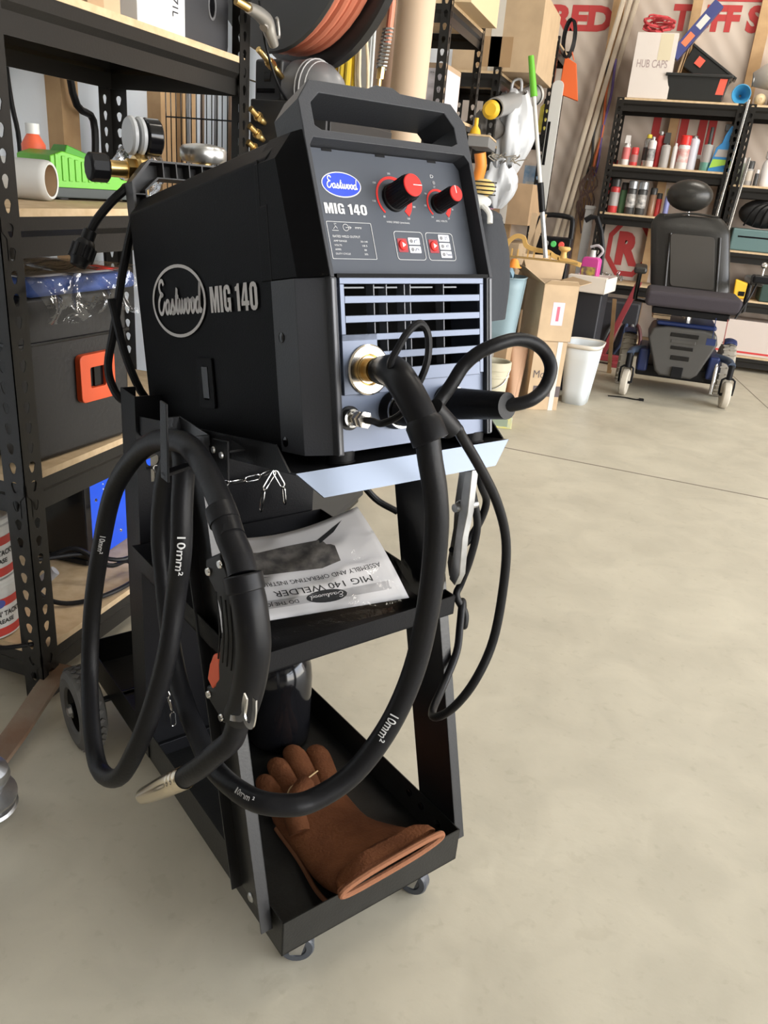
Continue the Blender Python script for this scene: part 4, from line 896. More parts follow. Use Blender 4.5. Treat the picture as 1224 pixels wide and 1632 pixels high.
t=thing('floor_tyre','edge of a black tyre at the far left of the floor','tyre',(-.800,.580,0)); b=MB(); b.tube([Vector((.0+.02*math.cos(a),.07*math.cos(a),.095+.07*math.sin(a))) for a in [2*PI*i/16 for i in range(16)]],.024,12,2,closed=True); b.build('tyre_ring',RUB,t); b=MB(); b.cyl((-.01,0,.095),(.01,0,.095),.045,n=20); b.build('tyre_hub',STEEL,t)
# ------------------------------------------------------------------ gas cylinder standing on the cart platform
gc=Vector((.185,.62,.0755)); GC=thing('gas_cylinder','dark gas cylinder on the rear of the cart with silver handwheel and brass valve','gas cylinder',CO+cx*gc.x+cy*gc.y+cz*gc.z,CA)
b=MB(); R=.068; b.lathe([(R*.93,0),(R,.01),(R,.76),(R*.93,.80),(R*.70,.84),(R*.38,.865),(R*.32,.88)],(0,0,0),(0,0,1),40); b.build('cylinder_body',mat('cylinder_paint',(.02,.02,.022),.35),GC,sharp=50)
b=MB(); b.lathe([(.016,.88),(.016,.90),(.012,.905),(.012,.945)],(0,0,0),(0,0,1),24); b.cyl((0,0,.915),(-.04,0,.915),.010,n=16); vb=b.build('valve',BRASS,GC)
b=MB(); n=96; pr=[]
for (rr,z) in ((.018,.932),(.030,.934),(.0335,.940),(.0335,.952),(.029,.957),(.012,.960)):
    pr.append([b.v((rr*(1+(.09 if rr>.02 else 0)*abs(math.cos(3*2*PI*i/n)))*math.cos(2*PI*i/n),rr*(1+(.09 if rr>.02 else 0)*abs(math.cos(3*2*PI*i/n)))*math.sin(2*PI*i/n),z)) for i in range(n)])
for a in range(len(pr)-1):
    for i in range(n): b._f([pr[a][i],pr[a][(i+1)%n],pr[a+1][(i+1)%n],pr[a+1][i]])
b._f(pr[0][::-1]); b._f(pr[-1]); b.build('handwheel',mat('cast_aluminium',(.50,.50,.49),.35,metal=.9),vb,sharp=50)
# regulator
rg0=Vector((.145,.62,.990)); RG=thing('gas_regulator','brass gas regulator with two clear faced gauges and a black adjusting knob','regulator',CO+cx*rg0.x+cy*rg0.y+cz*rg0.z,CA)
b=MB(); b.cyl((0,0,0),(-.050,0,0),.009,n=18); b.lathe([(.014,0),(.014,.012)],(-.012,0,0),(-1,0,0),6); b.lathe([(.021,0),(.024,.003),(.024,.014),(.020,.018)],(-.052,0,0),(-1,0,0),28); b.lathe([(.016,0),(.016,.012)],(-.070,0,0),(-1,0,0),6); b.lathe([(.0115,0),(.0115,.028)],(-.082,0,0),(-1,0,0),24); b.cyl((-.06,0,0),(-.056,0,-.032),.008,n=14)
b.build('regulator_body',BRASS,RG,sharp=25)
b=MB(); b.lathe([(.017,0),(.020,.003),(.020,.026),(.017,.029)],(-.108,0,0),(-1,0,0),10); b.build('adjusting_knob',PLAS,RG,bev=.0015)
b=MB(); b.cyl((-.06,0,.01),(-.06,0,.045),.007,n=12); b.lathe([(.0245,0),(.026,.002),(.026,.020),(.0245,.022)],(-.032,0,.046),(-1,0,0),32); gg=b.build('gauge_case',GLOSS,RG)
for x0 in (-.056,-.069):
    b=MB(); b.lathe([(.0235,0),(.0262,.002),(.0262,.006),(.0235,.009)],(x0,0,.046),(-1,0,0),36); b.build('gauge_lens',mat('gauge_face',(.42,.43,.44),.2),gg)
# ------------------------------------------------------------------ things between the racks
t=thing('steel_cabinet','black steel cabinet standing against the end of the near rack','cabinet',(-.90,2.15,0))
b=MB(); b.box((-.10,-.24,.02),(.10,.24,1.165)); b.build('cabinet_body',mat('cabinet_black',(.018,.018,.019),.45),t,bev=.004)
MB().box((.10,-.23,.05),(.106,.23,1.14)).build('cabinet_door',MC['cabinet_black'],t,bev=.002)
MB().box((-.09,-.22,0),(.09,.22,.02)).build('plinth',GLOSS,t)
t=thing('motor_unit','black and grey ribbed motor housing behind the welder handle','motor',(-.93,2.04,1.1655),-.29)
b=MB(); b.box((-.09,-.07,0),(.0,.07,.095)); b.build('motor_box',mat('motor_black',(.03,.03,.032),.4),t,bev=.008,seg=3)
b=MB(); b.box((-.055,-.0715,.045),(-.035,-.0700,.065)); b.box((-.08,-.0715,.02),(-.02,-.07,.03)); b.build('motor_slot',GLOSS,t)
b=MB(); b.lathe([(.072,0),(.072,.055),(.064,.085),(.045,.112),(.02,.122)],(.0,0,.030),(1,0,0),32); b.build('motor_cover',mat('motor_grey',(.16,.16,.165),.35),t,sharp=50)
for i in range(6):
    x=.045+i*.013; r_=.0735 if i<2 else .0735-.006*(i-1)**1.3; b=MB(); b.tube([Vector((x,r_*math.cos(a),.030+r_*math.sin(a))) for a in [2*PI*k/28 for k in range(28)]],.0018,6,1,closed=True); b.build('cover_rib',mat('rib_pale',(.45,.45,.45),.4),t)
# hose reel
RX=Vector((.50,.866,.0)).normalized(); rc=Vector((-1.000,2.03,1.600)); t=thing('hose_reel','grey hose reel wound with orange air hose above the welder','hose reel',rc,None)
b=MB(); b.lathe([(.08,-.002),(.318,-.002),(.323,.004),(.318,.010),(.08,.010)],(0,0,0),RX,56); b.build('side_plate',mat('reel_grey',(.075,.078,.08),.35),t,sharp=40)
b=MB(); b.lathe([(.105,-.03),(.11,0),(.09,.012)],(0,0,0),RX,40); b.build('reel_hub',GLOSS,t)
b=MB(); b.lathe([(.14,0),(.14,.13)],(0,0,0),RX,40); b.build('drum',PLAS,t)
for k,(dd,rr) in enumerate(((.022,.302),(.045,.306),(.068,.302),(.090,.304),(.034,.282),(.057,.282),(.080,.280))):
    q=RX.orthogonal().normalized(); w_=RX.cross(q); b=MB(); b.tube([RX*dd+q*(rr*math.cos(a))+w_*(rr*math.sin(a)) for a in [2*PI*i/48 for i in range(48)]],.0125,10,1,closed=True); b.build('hose_turn',mat('orange_rubber',(.62,.20,.12),.45),t)
b=MB(); b.lathe([(.275,.108),(.340,.108),(.348,.113),(.348,.135),(.340,.140),(.275,.140)],(0,0,0),RX,56,cap=False); b.lathe([(.275,.11),(.275,.138)],(0,0,0),RX,56,cap=False); b.build('rear_rim',mat('rim_black',(.025,.025,.027),.35),t,sharp=40)
for k in range(6):
    a=k*PI/3+.3; q=RX.orthogonal().normalized(); w_=RX.cross(q); d=q*math.cos(a)+w_*math.sin(a); b=MB(); b.ribbon([RX*.12+d*.05,RX*.12+d*.29],.035,.01,RX,1); b.build('rim_spoke',MC['rim_black'],t)
b=MB(); b.box((-.60,-.02,.10),(.05,.10,.13)); b.box((-.605,-.05,-.05),(-.585,.13,.3)); b.build('wall_bracket',PLAS,t)
# orange hose whip with spring guard and brass end
t=thing('hose_whip','orange hose end hanging with a spring guard and brass fitting','hose',(-.762,2.2,1.245))
b=MB(); b.tube([(.0,0,.24),(.002,0,.18),(.0,0,.13),(-.003,0,.09)],.0095,10,4); b.tube([(.0,0,.24),(.003,.01,.45),(-.02,.05,.8)],.0095,10,4); b.build('hose_end',MC['orange_rubber'],t)
b=MB(); b.tube([Vector((-.003-.012*(1-i/80.)+.0125*math.cos(i*.9),.0125*math.sin(i*.9),.03+.0012*i)) for i in range(80)],.0028,6,1); b.build('spring_guard',STEEL,t)
b=MB(); b.cyl((-.015,0,.035),(-.017,0,.008),.010,n=6); b.cyl((-.017,0,.01),(-.018,0,-.03),.006,n=10); b.build('brass_end',BRASS,t)
# blow gun / chuck and brass fittings hung on the rack post
t=thing('air_blow_gun','cast metal air gun hanging from a brass swivel on the rack post','air gun',(-.93,1.85,1.28))
g0=Vector((-.93,1.85,1.28)); GP=lambda L:[Vector(p)-g0 for p in L]
b=MB(); b.tube(GP(GUNP[1:6]),.013,14,5,rad=lambda t:.011+.005*math.sin(PI*t)); b.tube(GP([GUNP[3],GUNP[9]]),.010,10,1); b.tube(GP([GUNP[4],GUNP[6],GUNP[7],GUNP[8]]),.0035,8,4); b.build('gun_casting',mat('cast_aluminium2',(.48,.46,.43),.4,metal=.8),t)
b=MB(); b.tube(GP([GUNP[0],GUNP[1]]),.009,12,1); b.build('brass_swivel',BRASS,t)
for k,(y,z,L_) in enumerate(((1.905,1.262,.085),(1.872,1.135,.045),(1.868,1.098,.045),(1.862,1.063,.025))):
    t=thing('brass_fitting',['long brass coupler on the rack post below the air gun','brass hose tail on the rack post, upper of the small ones','brass hose tail on the rack post, middle of the small ones','brass hose tail on the rack post, lowest'][k],'fitting',(-.972,y,z),group='brass fittings on the rack post')
    b=MB(); d=Vector((.25,.75,-.45)).normalized(); b.lathe([(.007,-.01),(.007,L_*.3),(.010,L_*.32),(.010,L_*.6),(.007,L_*.62),(.0085,L_*.75),(.006,L_)],(0,0,0),d,12); b.build('fitting_body',BRASS,t)
    b=MB(); b.lathe([(.0115,0),(.0115,L_*.18)],d*L_*.36,d,6); b.build('hex_collar',BRASS,t)
t=thing('thin_cable','thin black cable with a bare tip hanging beside the rack post','cable',(-.955,1.93,1.10)); b=MB(); b.tube([(-.01,-.05,.26),(.0,-.03,.17),(.015,.02,.09),(.045,.10,.02),(.048,.11,-.02)],.003,8,5); b.build('cable_run',RUB,t); b=MB(); b.tube([(.048,.11,-.02),(.040,.10,-.045)],.0035,6,1); b.build('cable_tip',CHR,t)
# wire cage behind the rack
t=thing('wire_cage','black wire cage holding clear tubing behind the near rack','wire cage',(-1.29,2.25,0))
for i in range(17):
    b=MB(); x=-.13+i*.0165; b.cyl((x,-.05,0),(x,-.05,1.24),.0018,n=6); b.build('vertical_wire',GLOSS,t)
for z in (.05,.45,.80,1.0,1.13,1.235):
    b=MB(); b.cyl((-.13,-.052,z),(.134,-.052,z),.0022,n=6); b.cyl((.134,-.052,z),(.134,.08,z),.0022,n=6); b.build('horizontal_wire',GLOSS,t)
for i,c_ in enumerate(((.55,.55,.58),(.40,.28,.20),(.45,.45,.48),(.36,.25,.18),(.30,.20,.14))):
    b=MB(); b.tube([(-.11+.045*i,0,0.02),(-.10+.045*i,.01,.7),(-.085+.045*i,0,1.22)],.006,8,4); b.build('tubing',mat('tubing%d'%i,c_,.4),t)
# tall cardboard tube, white panel, yellow hoses
t=thing('carpet_tube','tall brown cardboard roll core standing behind the welder handle','cardboard tube',(-.855,2.62,0)); b=MB(); b.lathe([(.050,0),(.056,0),(.056,2.3),(.050,2.3)],(0,0,0),(.018,0,1),40,cap=False); b.build('tube_wall',mat('kraft_tube',(.56,.42,.30),.7),t); b=MB(); b.lathe([(.0001,.01),(.0505,.01)],(0,0,0),(0,0,1),40,cap=False); b.build('tube_plug',CARD,t)
t=thing('carpet_tube','second brown cardboard tube leaning behind the first one','cardboard tube',(-.945,2.74,0)); b=MB(); b.lathe([(.040,0),(.045,0),(.045,2.3),(.040,2.3)],(0,0,0),(0,0,1),32,cap=False); b.build('tube_wall',mat('kraft_tube2',(.45,.32,.24),.7),t); b=MB(); b.lathe([(.0001,.01),(.0405,.01)],(0,0,0),(0,0,1),32,cap=False); b.build('tube_plug',CARD,t)
t=box_thing('white_cabinet','tall white cabinet seen between the hose reel and the brown tube','cabinet',(-1.20,3.0,0),(.34,.4,2.2),mat('white_enamel',(.72,.76,.78),.4),part='cabinet_body'); MB().box((.171,-.19,.05),(.176,.19,2.15)).build('cabinet_door',MC['white_enamel'],t)
t=thing('yellow_hose','bundle of yellow and cream hose hanging behind the reel','hose',(-.99,2.52,1.1))
for i,(x,c_) in enumerate(((-.05,'y'),(-.03,'y'),(-.01,'y'),(.012,'y'),(.03,'c'),(.045,'c'),(.060,'c'))):
    b=MB(); b.tube([(x,0,-1.09),(x,0,.0),(x+.01*math.sin(i),.01*math.cos(i*2),.2),(x*.6,.0,.4),(x*.8,0,.7)],.010 if c_=='y' else .005,8,4); b.build('hose_strand',mat('hose_yellow',(.70,.50,.04),.4) if c_=='y' else mat('cord_cream',(.65,.55,.38),.6),t)
t=thing('paper_roll','white paper roll on its side seen through the carry handle opening','paper roll',(-.925,2.30,1.166),None); b=MB(); b.lathe([(.015,0),(.036,0),(.036,.06),(.015,.06)],(0,0,.036),(.8,.6,0),28,cap=False); b.build('roll_body',WP,t); b=MB(); b.lathe([(.0148,-.001),(.0148,.061)],(0,0,.036),(.8,.6,0),20,cap=False); b.build('roll_core',CARD,t)
# ================================================================== RACKS ALONG THE LEFT WALL
rack('storage_rack','black steel rack with cartons on top behind the welder handle','shelf rack',-1.38,-.98,3.56,4.20,1.72,(.45,.80,1.30,1.70),fw=.04,pitch=.045,sc=1.2)
rack('storage_rack','black steel rack beyond the carton rack with white bags hanging on it','shelf rack',-1.38,-.98,4.66,5.35,1.62,(.45,.85,1.25,1.60),fw=.04,pitch=.05,sc=1.3)
rack('storage_rack','far black steel rack in the corner beside the leaning mouldings','shelf rack',-1.30,-.86,5.75,6.30,1.95,(.45,.9,1.40,1.92),fw=.035,pitch=.05,sc=1.1)
t=box_thing('carton','large pale carton resting on top of the first left wall rack','box',(-1.08,3.86,1.7005),(.34,.52,.34),mat('carton_pale',(.66,.50,.31),.8),part='carton_body',tape=None); MB().box((-.171,-.262,.15),(.171,-.2605,.19)).build('tape',TAPE,t)
t=box_thing('carton','large brown carton on top of the second left wall rack','box',(-1.03,4.98,1.6025),(.46,.58,.36),CARDL,part='carton_body'); MB().box((-.03,-.2915,0),(.03,-.2905,.36)).build('tape',TAPE,t); MB().box((-.09,-.2915,.02),(.09,-.2903,.16)).build('tape',mat('brown_patch',(.36,.23,.12),.7),t)
t=box_thing('printed_carton','white fronted carton with small printing on the first left wall rack','box',(-1.08,3.74,1.3005),(.18,.26,.185),mat('carton_kraft',(.42,.30,.20),.8),part='carton_body')
MB().box((-.088,-.1312,.004),(.086,-.1302,.165)).build('front_label',mat('label_lilac',(.62,.58,.62),.6),t); text('IN-120',(.045,-.1316,.15),(1,0,0),(0,0,1),.006,INK,t,w=.04); text('FRAGILE',(.066,-.1316,.095),(0,0,1),(-1,0,0),.007,INK,t,w=.06)
MB().box((.0902,-.12,.004),(.0910,.12,.165)).build('side_label',MC['label_lilac'],t)
t=box_thing('yellow_pack','yellow and white packet standing on the first left wall rack','packet',(-1.22,3.60,1.3005),(.085,.03,.15),mat('pack_yellow',(.80,.68,.05),.45),part='packet_body'); MB().box((-.042,-.0160,.112),(.042,-.0152,.14)).build('packet_label',mat('label_navy',(.05,.06,.12),.5),t); MB().box((-.035,-.0168,.10),(.036,-.0160,.112)).build('packet_print',WP,t)
t=thing('grey_bag','grey plastic bag slumped behind the yellow packet','plastic bag',(-1.26,3.78,1.3005)); b=MB(); b.grid(lambda u,v:crumple(u,v)*1.3,30,12); b.build('bag_skin',mat('bag_grey',(.22,.24,.25),.35),t,sharp=80)
t=thing('red_clamp','dark red hand clamp lying on the shelf below the yellow packet','clamp',(-1.24,3.58,1.302),.2); b=MB(); b.box((-.03,-.01,0),(-.005,.01,.05)); b.build('clamp_body',mat('dark_red',(.22,.02,.02),.4),t,bev=.002); b=MB(); b.cyl((-.02,0,.04),(.14,0,.05),.004,n=8); b.build('clamp_bar',MC['dark_red'],t)
# cordless nailer style tool, cup, yellow sponge
t=thing('grey_pipe','grey plastic pipe with a square end poking out of the second wall rack','pipe',(-.94,4.66,1.44),None)
b=MB(); b.lathe([(.045,0),(.052,0),(.052,.55),(.045,.55)],(-.04,-.05,-.02),(.18,.9,.22),28,cap=False); b.build('pipe_wall',mat('pipe_grey',(.28,.28,.28),.35),t); b=MB(); d=Vector((.18,.9,.22)).normalized(); b.lathe([(.06,0),(.06,.03),(.046,.03)],Vector((-.04,-.05,-.02))+d*.54,d,28,cap=False); b.build('pipe_collar',mat('pipe_pale',(.5,.5,.48),.4),t)
b=MB(); b.lathe([(.045,0),(.047,.01),(.03,.03)],(-.05,-.07,-.03),(0,-1,0),24); b.build('end_bung',mat('safety_yellow',(.80,.48,.03),.45),t)
def cloth_bag(name,label,c,w,d,h,m,seed,cat='plastic bag',rot=0,top=.25):
    t=thing(name,label,cat,c,rot); b=MB(); rnd=random.Random(seed); ph=[rnd.uniform(0,6) for _ in range(6)]
    def fn(u,v):
        th=2*PI*u; k=(top+(1-top)*math.sin(PI*min(1,(1-v)*.85+.12))); r_=k*(1+.13*math.sin(5*th+ph[0]+3*v)+.08*math.sin(9*th+ph[1]-5*v)+.05*math.sin(17*th+ph[2]+8*v))
        return Vector((w/2*r_*math.cos(th),d/2*r_*math.sin(th),h*v+.015*math.sin(4*th+ph[3])*v))
    b.grid(fn,48,18); b.build('bag_skin',m,t,sharp=80)
    b=MB(); b.tube([(-w*.12,0,h*.95),(-w*.1,0,h*1.12),(w*.08,0,h*1.14),(w*.12,0,h*.95)],.008,8,4); b.build('bag_handle',m,t); return t
BAGW=mat('bag_white',(.58,.60,.63),.4,bump=.3,bscale=25)
cloth_bag('plastic_bag','large white shopping bag hanging on the second left wall rack',(-.93,4.90,1.09),.24,.26,.44,BAGW,1)
cloth_bag('plastic_bag','smaller white bag below the grey twigs on the second left wall rack',(-.93,4.72,.93),.20,.20,.22,BAGW,5)
cloth_bag('grey_sack','grey fabric sack beside the white shopping bags',(-1.06,4.80,1.2505),.20,.20,.16,mat('sack_grey',(.16,.15,.14),.8),8,'sack')
t=thing('dry_twigs','tangle of dry grey twigs on top of the lower white bag','twigs',(-.91,4.72,1.16)); 
for k in range(14):
    rnd=random.Random(k); b=MB(); p=Vector((rnd.uniform(-.08,.08),rnd.uniform(-.1,.1),rnd.uniform(0,.02))); b.tube([p,p+Vector((rnd.uniform(-.04,.04),rnd.uniform(-.04,.04),.02)),p+Vector((rnd.uniform(-.07,.07),rnd.uniform(-.06,.06),.035))],.003,6,3); b.build('twig',mat('twig_grey',(.30,.27,.22),.8),t)
t=box_thing('tool_tray','grey metal tray with a wooden edge on the first left wall rack','tray',(-.95,4.28,1.205),(.10,.42,.045),mat('tray_grey',(.20,.20,.20),.4),part='tray_body',rot=.12); MB().box((-.052,-.212,.045),(.052,.212,.053)).build('tray_edge',WOOD,t)
t=thing('yellow_tool','yellow and black hand tool standing in the grey tray','tool',(-.95,4.10,1.259)); b=MB(); b.lathe([(.028,0),(.022,.02),(.010,.035),(.010,.07)],(0,0,0),(0,0,1),16); b.build('tool_body',MC['safety_yellow'],t); b=MB(); b.box((-.01,.01,0),(.01,.07,.05)); b.build('tool_grip',PLAS,t,bev=.004)
t=thing('orange_drill_case','orange plastic tool hanging below the grey tray','tool',(-.92,4.12,1.02)); b=MB(); b.tube([(0,0,.16),(.01,.01,.10),(0,.02,.04),(.015,.02,.0)],.028,12,4); b.build('tool_shell',mat('tool_orange',(.85,.28,.04),.45),t); b=MB(); b.lathe([(.018,0),(.012,.015)],(.015,.02,-.018),(0,0,-1),12); b.build('tool_nozzle',PLAS,t)
t=thing('blue_wrap','blue and pink crumpled wrapping on the rack under the orange tool','wrapping',(-1.02,4.74,.851)); b=MB(); b.grid(lambda u,v:crumple(u,v)*.9,24,8); b.build('blue_wrapping',mat('wrap_blue',(.05,.20,.55),.5),t,sharp=80); b=MB(); b.grid(lambda u,v:crumple(u+.3,v)*.9+Vector((.03,.08,.06)),24,8); b.build('pink_wrapping',mat('wrap_pink',(.45,.22,.30),.5),t,sharp=80)
# stack of brown cartons on the second rack lower levels
t=box_thing('carton','plain brown carton under the white bags, upper of two','box',(-.90,5.02,.851),(.30,.42,.22),CARD,part='carton_body'); MB().box((-.02,-.2112,0),(.02,-.2102,.22)).build('tape',TAPE,t)
t=box_thing('carton','plain brown carton on the lower shelf of the second left wall rack','box',(-.93,5.0,.451),(.30,.42,.30),CARDL,part='carton_body'); MB().box((-.02,-.2112,0),(.02,-.2102,.30)).build('tape',TAPE,t)
# dark jacket over a stand, with gloves on it
t=thing('dark_jacket','dark grey jacket draped over a stand behind the blue bin','jacket',(-.78,3.60,.487)); b=MB()
b.grid(lambda u,v:Vector((.16*math.cos(2*PI*u)*(1.05-.45*v**3)*(1+.06*math.sin(10*PI*u+3*v)),.14*math.sin(2*PI*u)*(1.05-.45*v**3)*(1+.06*math.sin(12*PI*u)),.44*v-.0*u)),48,14); b.sph((0,0,.42),.11,16,(1,.9,.35)); b.build('jacket_cloth',mat('jacket_grey',(.035,.038,.045),.85,bump=.4,bscale=60),t,sharp=80); b=MB(); b.cyl((0,0,-.487),(0,0,.40),.02,n=12); b.cyl((0,0,-.487),(0,0,-.47),.10,n=24); b.build('stand',STEEL,t)
t=thing('work_gloves','white and yellow striped work gloves on the dark jacket','gloves',(-.78,3.53,.938)); 
b=MB(); b.sph((.0,0,.03),.055,16,(1.2,.8,.55)); b.tube([(.03,-.02,.02),(.07,-.04,-.01),(.08,-.05,-.05)],.012,8,3); b.tube([(.01,-.04,.02),(.03,-.07,-.02),(.04,-.08,-.06)],.012,8,3); b.build('glove_palm',WP,t)
b=MB(); b.sph((.02,.02,.085),.045,16,(1.1,.7,.8)); gg=b.build('glove_cuff',mat('glove_yellow',(.80,.58,.22),.7),t)
for i in range(4): b=MB(); b.tube([Vector((.02+.052*math.cos(a),.02+.034*math.sin(a),.06+.016*i)) for a in [2*PI*k/20 for k in range(20)]],.003,6,1,closed=True); b.build('stripe',GLOSS,gg)
t=thing('orange_cone_tip','small orange plastic cap beside the dark jacket','cap',(-.635,3.84,.70)); b=MB(); b.lathe([(.030,0),(.016,.030),(.008,.035)],(0,0,0),(0,0,1),16); b.build('cap_shell',MC['tool_orange'],t); b=MB(); b.lathe([(.036,-.004),(.036,0)],(0,0,0),(0,0,1),16); b.build('cap_rim',MC['tool_orange'],t)
# blue grey bin, beige bucket
t=thing('blue_bin','tall blue grey plastic bin standing on the beige bucket side of the cartons','bin',(-.700,3.985,.3305))
b=MB(); b.grid(lambda u,v:Vector(((.085+.022*v)*math.copysign(abs(math.cos(2*PI*u))**.6,math.cos(2*PI*u)),(.085+.022*v)*math.copysign(abs(math.sin(2*PI*u))**.6,math.sin(2*PI*u)),.31*v)),48,6); b.lathe([(.0001,.002),(.08,.002)],(0,0,0),(0,0,1),24,cap=False); b.build('bin_shell',mat('bin_blue',(.24,.33,.37),.5),t,sharp=60,solid=.004)
b=MB(); b.tube([Vector((.109*math.copysign(abs(math.cos(a))**.6,math.cos(a)),.109*math.copysign(abs(math.sin(a))**.6,math.sin(a)),.31)) for a in [2*PI*k/32+.01 for k in range(32)]],.004,6,1,closed=True); b.build('bin_rim',MC['bin_blue'],t)
b=MB(); b.grid(lambda u,v:Vector((-.07+.12*u,-.03+.09*v,.30+.035*math.sin(3*u*PI)*(1-v)+.03*math.sin(2*v*PI))),14,10); b.build('blue_rag',mat('rag_blue',(.22,.34,.42),.8),t,sharp=80)
b=box_thing('carton','brown carton underneath the tall blue grey bin','box',(-.70,3.985,0),(.17,.14,.33),CARD,part='carton_body',rot=-.1); MB().box((-.02,-.0712,0),(.02,-.0702,.33)).build('tape',TAPE,b)
t=thing('beige_bucket','beige plastic bucket with a ridged rim below the blue grey bin','bucket',(-.655,3.80,0)); b=MB(); b.lathe([(.055,0),(.060,.003),(.073,.19),(.077,.192),(.077,.200),(.074,.203),(.076,.225),(.080,.227),(.080,.262),(.076,.265),(.070,.262),(.068,.20),(.055,.006)],(0,0,0),(0,0,1),40,cap=False); b.lathe([(.0001,.005),(.056,.005)],(0,0,0),(0,0,1),30,cap=False); b.build('bucket_shell',mat('bucket_beige',(.50,.46,.34),.5),t,sharp=30); b=MB(); b.tube([(.078,0,.235),(.06,-.05,.17),(.0,-.085,.14),(-.06,-.05,.17),(-.078,0,.235)],.003,6,4); b.build('bucket_handle',STEEL,t)
t=thing('yellow_box','small yellow patterned box on the floor behind the welder lead plug','box',(-.57,3.62,0),.2); MB().box((-.06,-.05,0),(.06,.05,.055)).build('box_body',mat('box_yellow',(.70,.62,.12),.5,col2=(.45,.48,.35),nscale=30),t,bev=.002); MB().box((-.04,-.051,.01),(.04,-.0502,.045)).build('box_label',mat('label_green',(.25,.30,.22),.5),t)
# lower carton with printing, upper open carton
R1=-.10
t=thing('printed_carton','brown carton with dark printed band, lower of the two stacked cartons','box',(-.482,4.14,0),.5)
b=MB(); b.box((-.085,-.11,0),(.085,.11,.350)); b.build('carton_body',CARDL,t,bev=.002)
MB().box((.0852,-.11,.065),(.0858,.10,.125)).build('printed_band',mat('print_dark',(.10,.08,.08),.7),t); MB().box((-.06,-.1108,.07),(.084,-.1102,.125)).build('printed_band',MC['print_dark'],t)
text('Mob',(-.027,-.1108,.185),(1,0,0),(0,0,1),.038,MC['print_dark'],t,w=.085,bold=.03); MB().box((.035,-.1112,.0),(.06,-.1106,.35)).build('tape',TAPE,t)
t=thing('kraft_paper_sheet','crumpled brown paper leaning on the left side of the lower carton','paper',(-.600,3.985,0),-.1); b=MB(); b.grid(lambda u,v:Vector((-.045+.085*u,-.01+.02*math.sin(5*u+3*v)+.05*v,.31*v)),14,20); b.build('paper_sheet',mat('kraft_red',(.44,.27,.17),.8),t,sharp=80,solid=.004); b=MB(); b.grid(lambda u,v:Vector((.04+.012*u,-.01+.02*math.sin(5+3*v)+.05*v+.02*u,.31*v)),3,10); b.build('paper_fold',MC['kraft_red'],t,sharp=80,solid=.003)
t=thing('open_carton','open brown carton with raised flaps, upper of the two stacked cartons','box',(-.4795,4.1485,.3505),.5)
b=MB(); w,d,h,k=.09,.12,.275,.003
b.box((-w,-d,0),(w,d,k)); b.box((-w,-d,0),(-w+k,d,h)); b.box((w-k,-d,0),(w,d,h)); b.box((-w,-d,0),(w,-d+k,h)); b.box((-w,d-k,0),(w,d,h)); b.build('carton_body',CARDL,t)
def flap(P,nm='flap',m=CARDL): 
    b=MB(); V=[Vector(p) for p in P]; n=(V[1]-V[0]).cross(V[2]-V[0]).normalized()*.003; b.hexa([*V,*[v+n for v in V]]); return b.build(nm,m,t)
flap([(-w,d,h),(w,d,h),(w+.03,d+.05,h+.11),(-w-.03,d+.05,h+.11)]); flap([(-w,-d,h),(-w,d,h),(-w-.11,d,h+.07),(-w-.11,-d,h+.07)]); flap([(-w-.03,-d+.03,h+.0225),(-w-.03,d-.05,h+.0225),(-w-.10,d-.05,h+.067),(-w-.10,-d+.03,h+.067)],'flap_label',mat('label_greyish',(.40,.38,.38),.6)); flap([(-w,-d,h),(w,-d,h),(w-.02,-d-.02,h+.02),(-w+.02,-d-.02,h+.02)]); flap([(w,-d,h),(w,d,h),(w+.06,d,h+.02),(w+.06,-d,h+.02)])
MB().box((-.03,-d-.0008,.08),(.030,-d-.0002,.19)).build('shipping_label',mat('label_pink',(.68,.52,.62),.5),t); MB().box((-.007,-d-.0014,.10),(.008,-d-.0008,.17)).build('label_print',mat('print_red',(.6,.1,.15),.5),t)
# white bin and black bin with things on top
t=thing('white_bin','white rectangular waste bin standing right of the stacked cartons','waste bin',(-.290,4.36,0),-.1)
def sq(a,e=.55): return (math.copysign(abs(math.cos(a))**e,math.cos(a)),math.copysign(abs(math.sin(a))**e,math.sin(a)))
b=MB(); b.grid(lambda u,v:Vector(((.062+.030*v)*sq(2*PI*u+.001)[0],(.09+.035*v)*sq(2*PI*u+.001)[1],.315*v)),56,4); b.lathe([(.0001,.003),(.06,.003)],(0,0,0),(0,0,1),24,cap=False); b.build('bin_shell',mat('bin_white',(.62,.66,.68),.45),t,sharp=60,solid=.003)
b=MB(); b.grid(lambda u,v:Vector(((.094+.006*v)*sq(2*PI*u+.001)[0],(.127+.006*v)*sq(2*PI*u+.001)[1],.30+.022*v)),56,1); b.build('bin_rim',mat('rim_cream',(.66,.62,.55),.45),t,sharp=60,solid=.004)
t=thing('black_bin','tall black bin behind the white waste bin','bin',(-.330,4.66,0),-.1); b=MB(); b.box((-.085,-.10,0),(.085,.10,.56)); b.build('bin_body',mat('bin_black',(.018,.019,.024),.5),t,bev=.01); MB().box((-.092,-.107,.545),(.092,.107,.565)).build('bin_lid',MC['bin_black'],t,bev=.004)
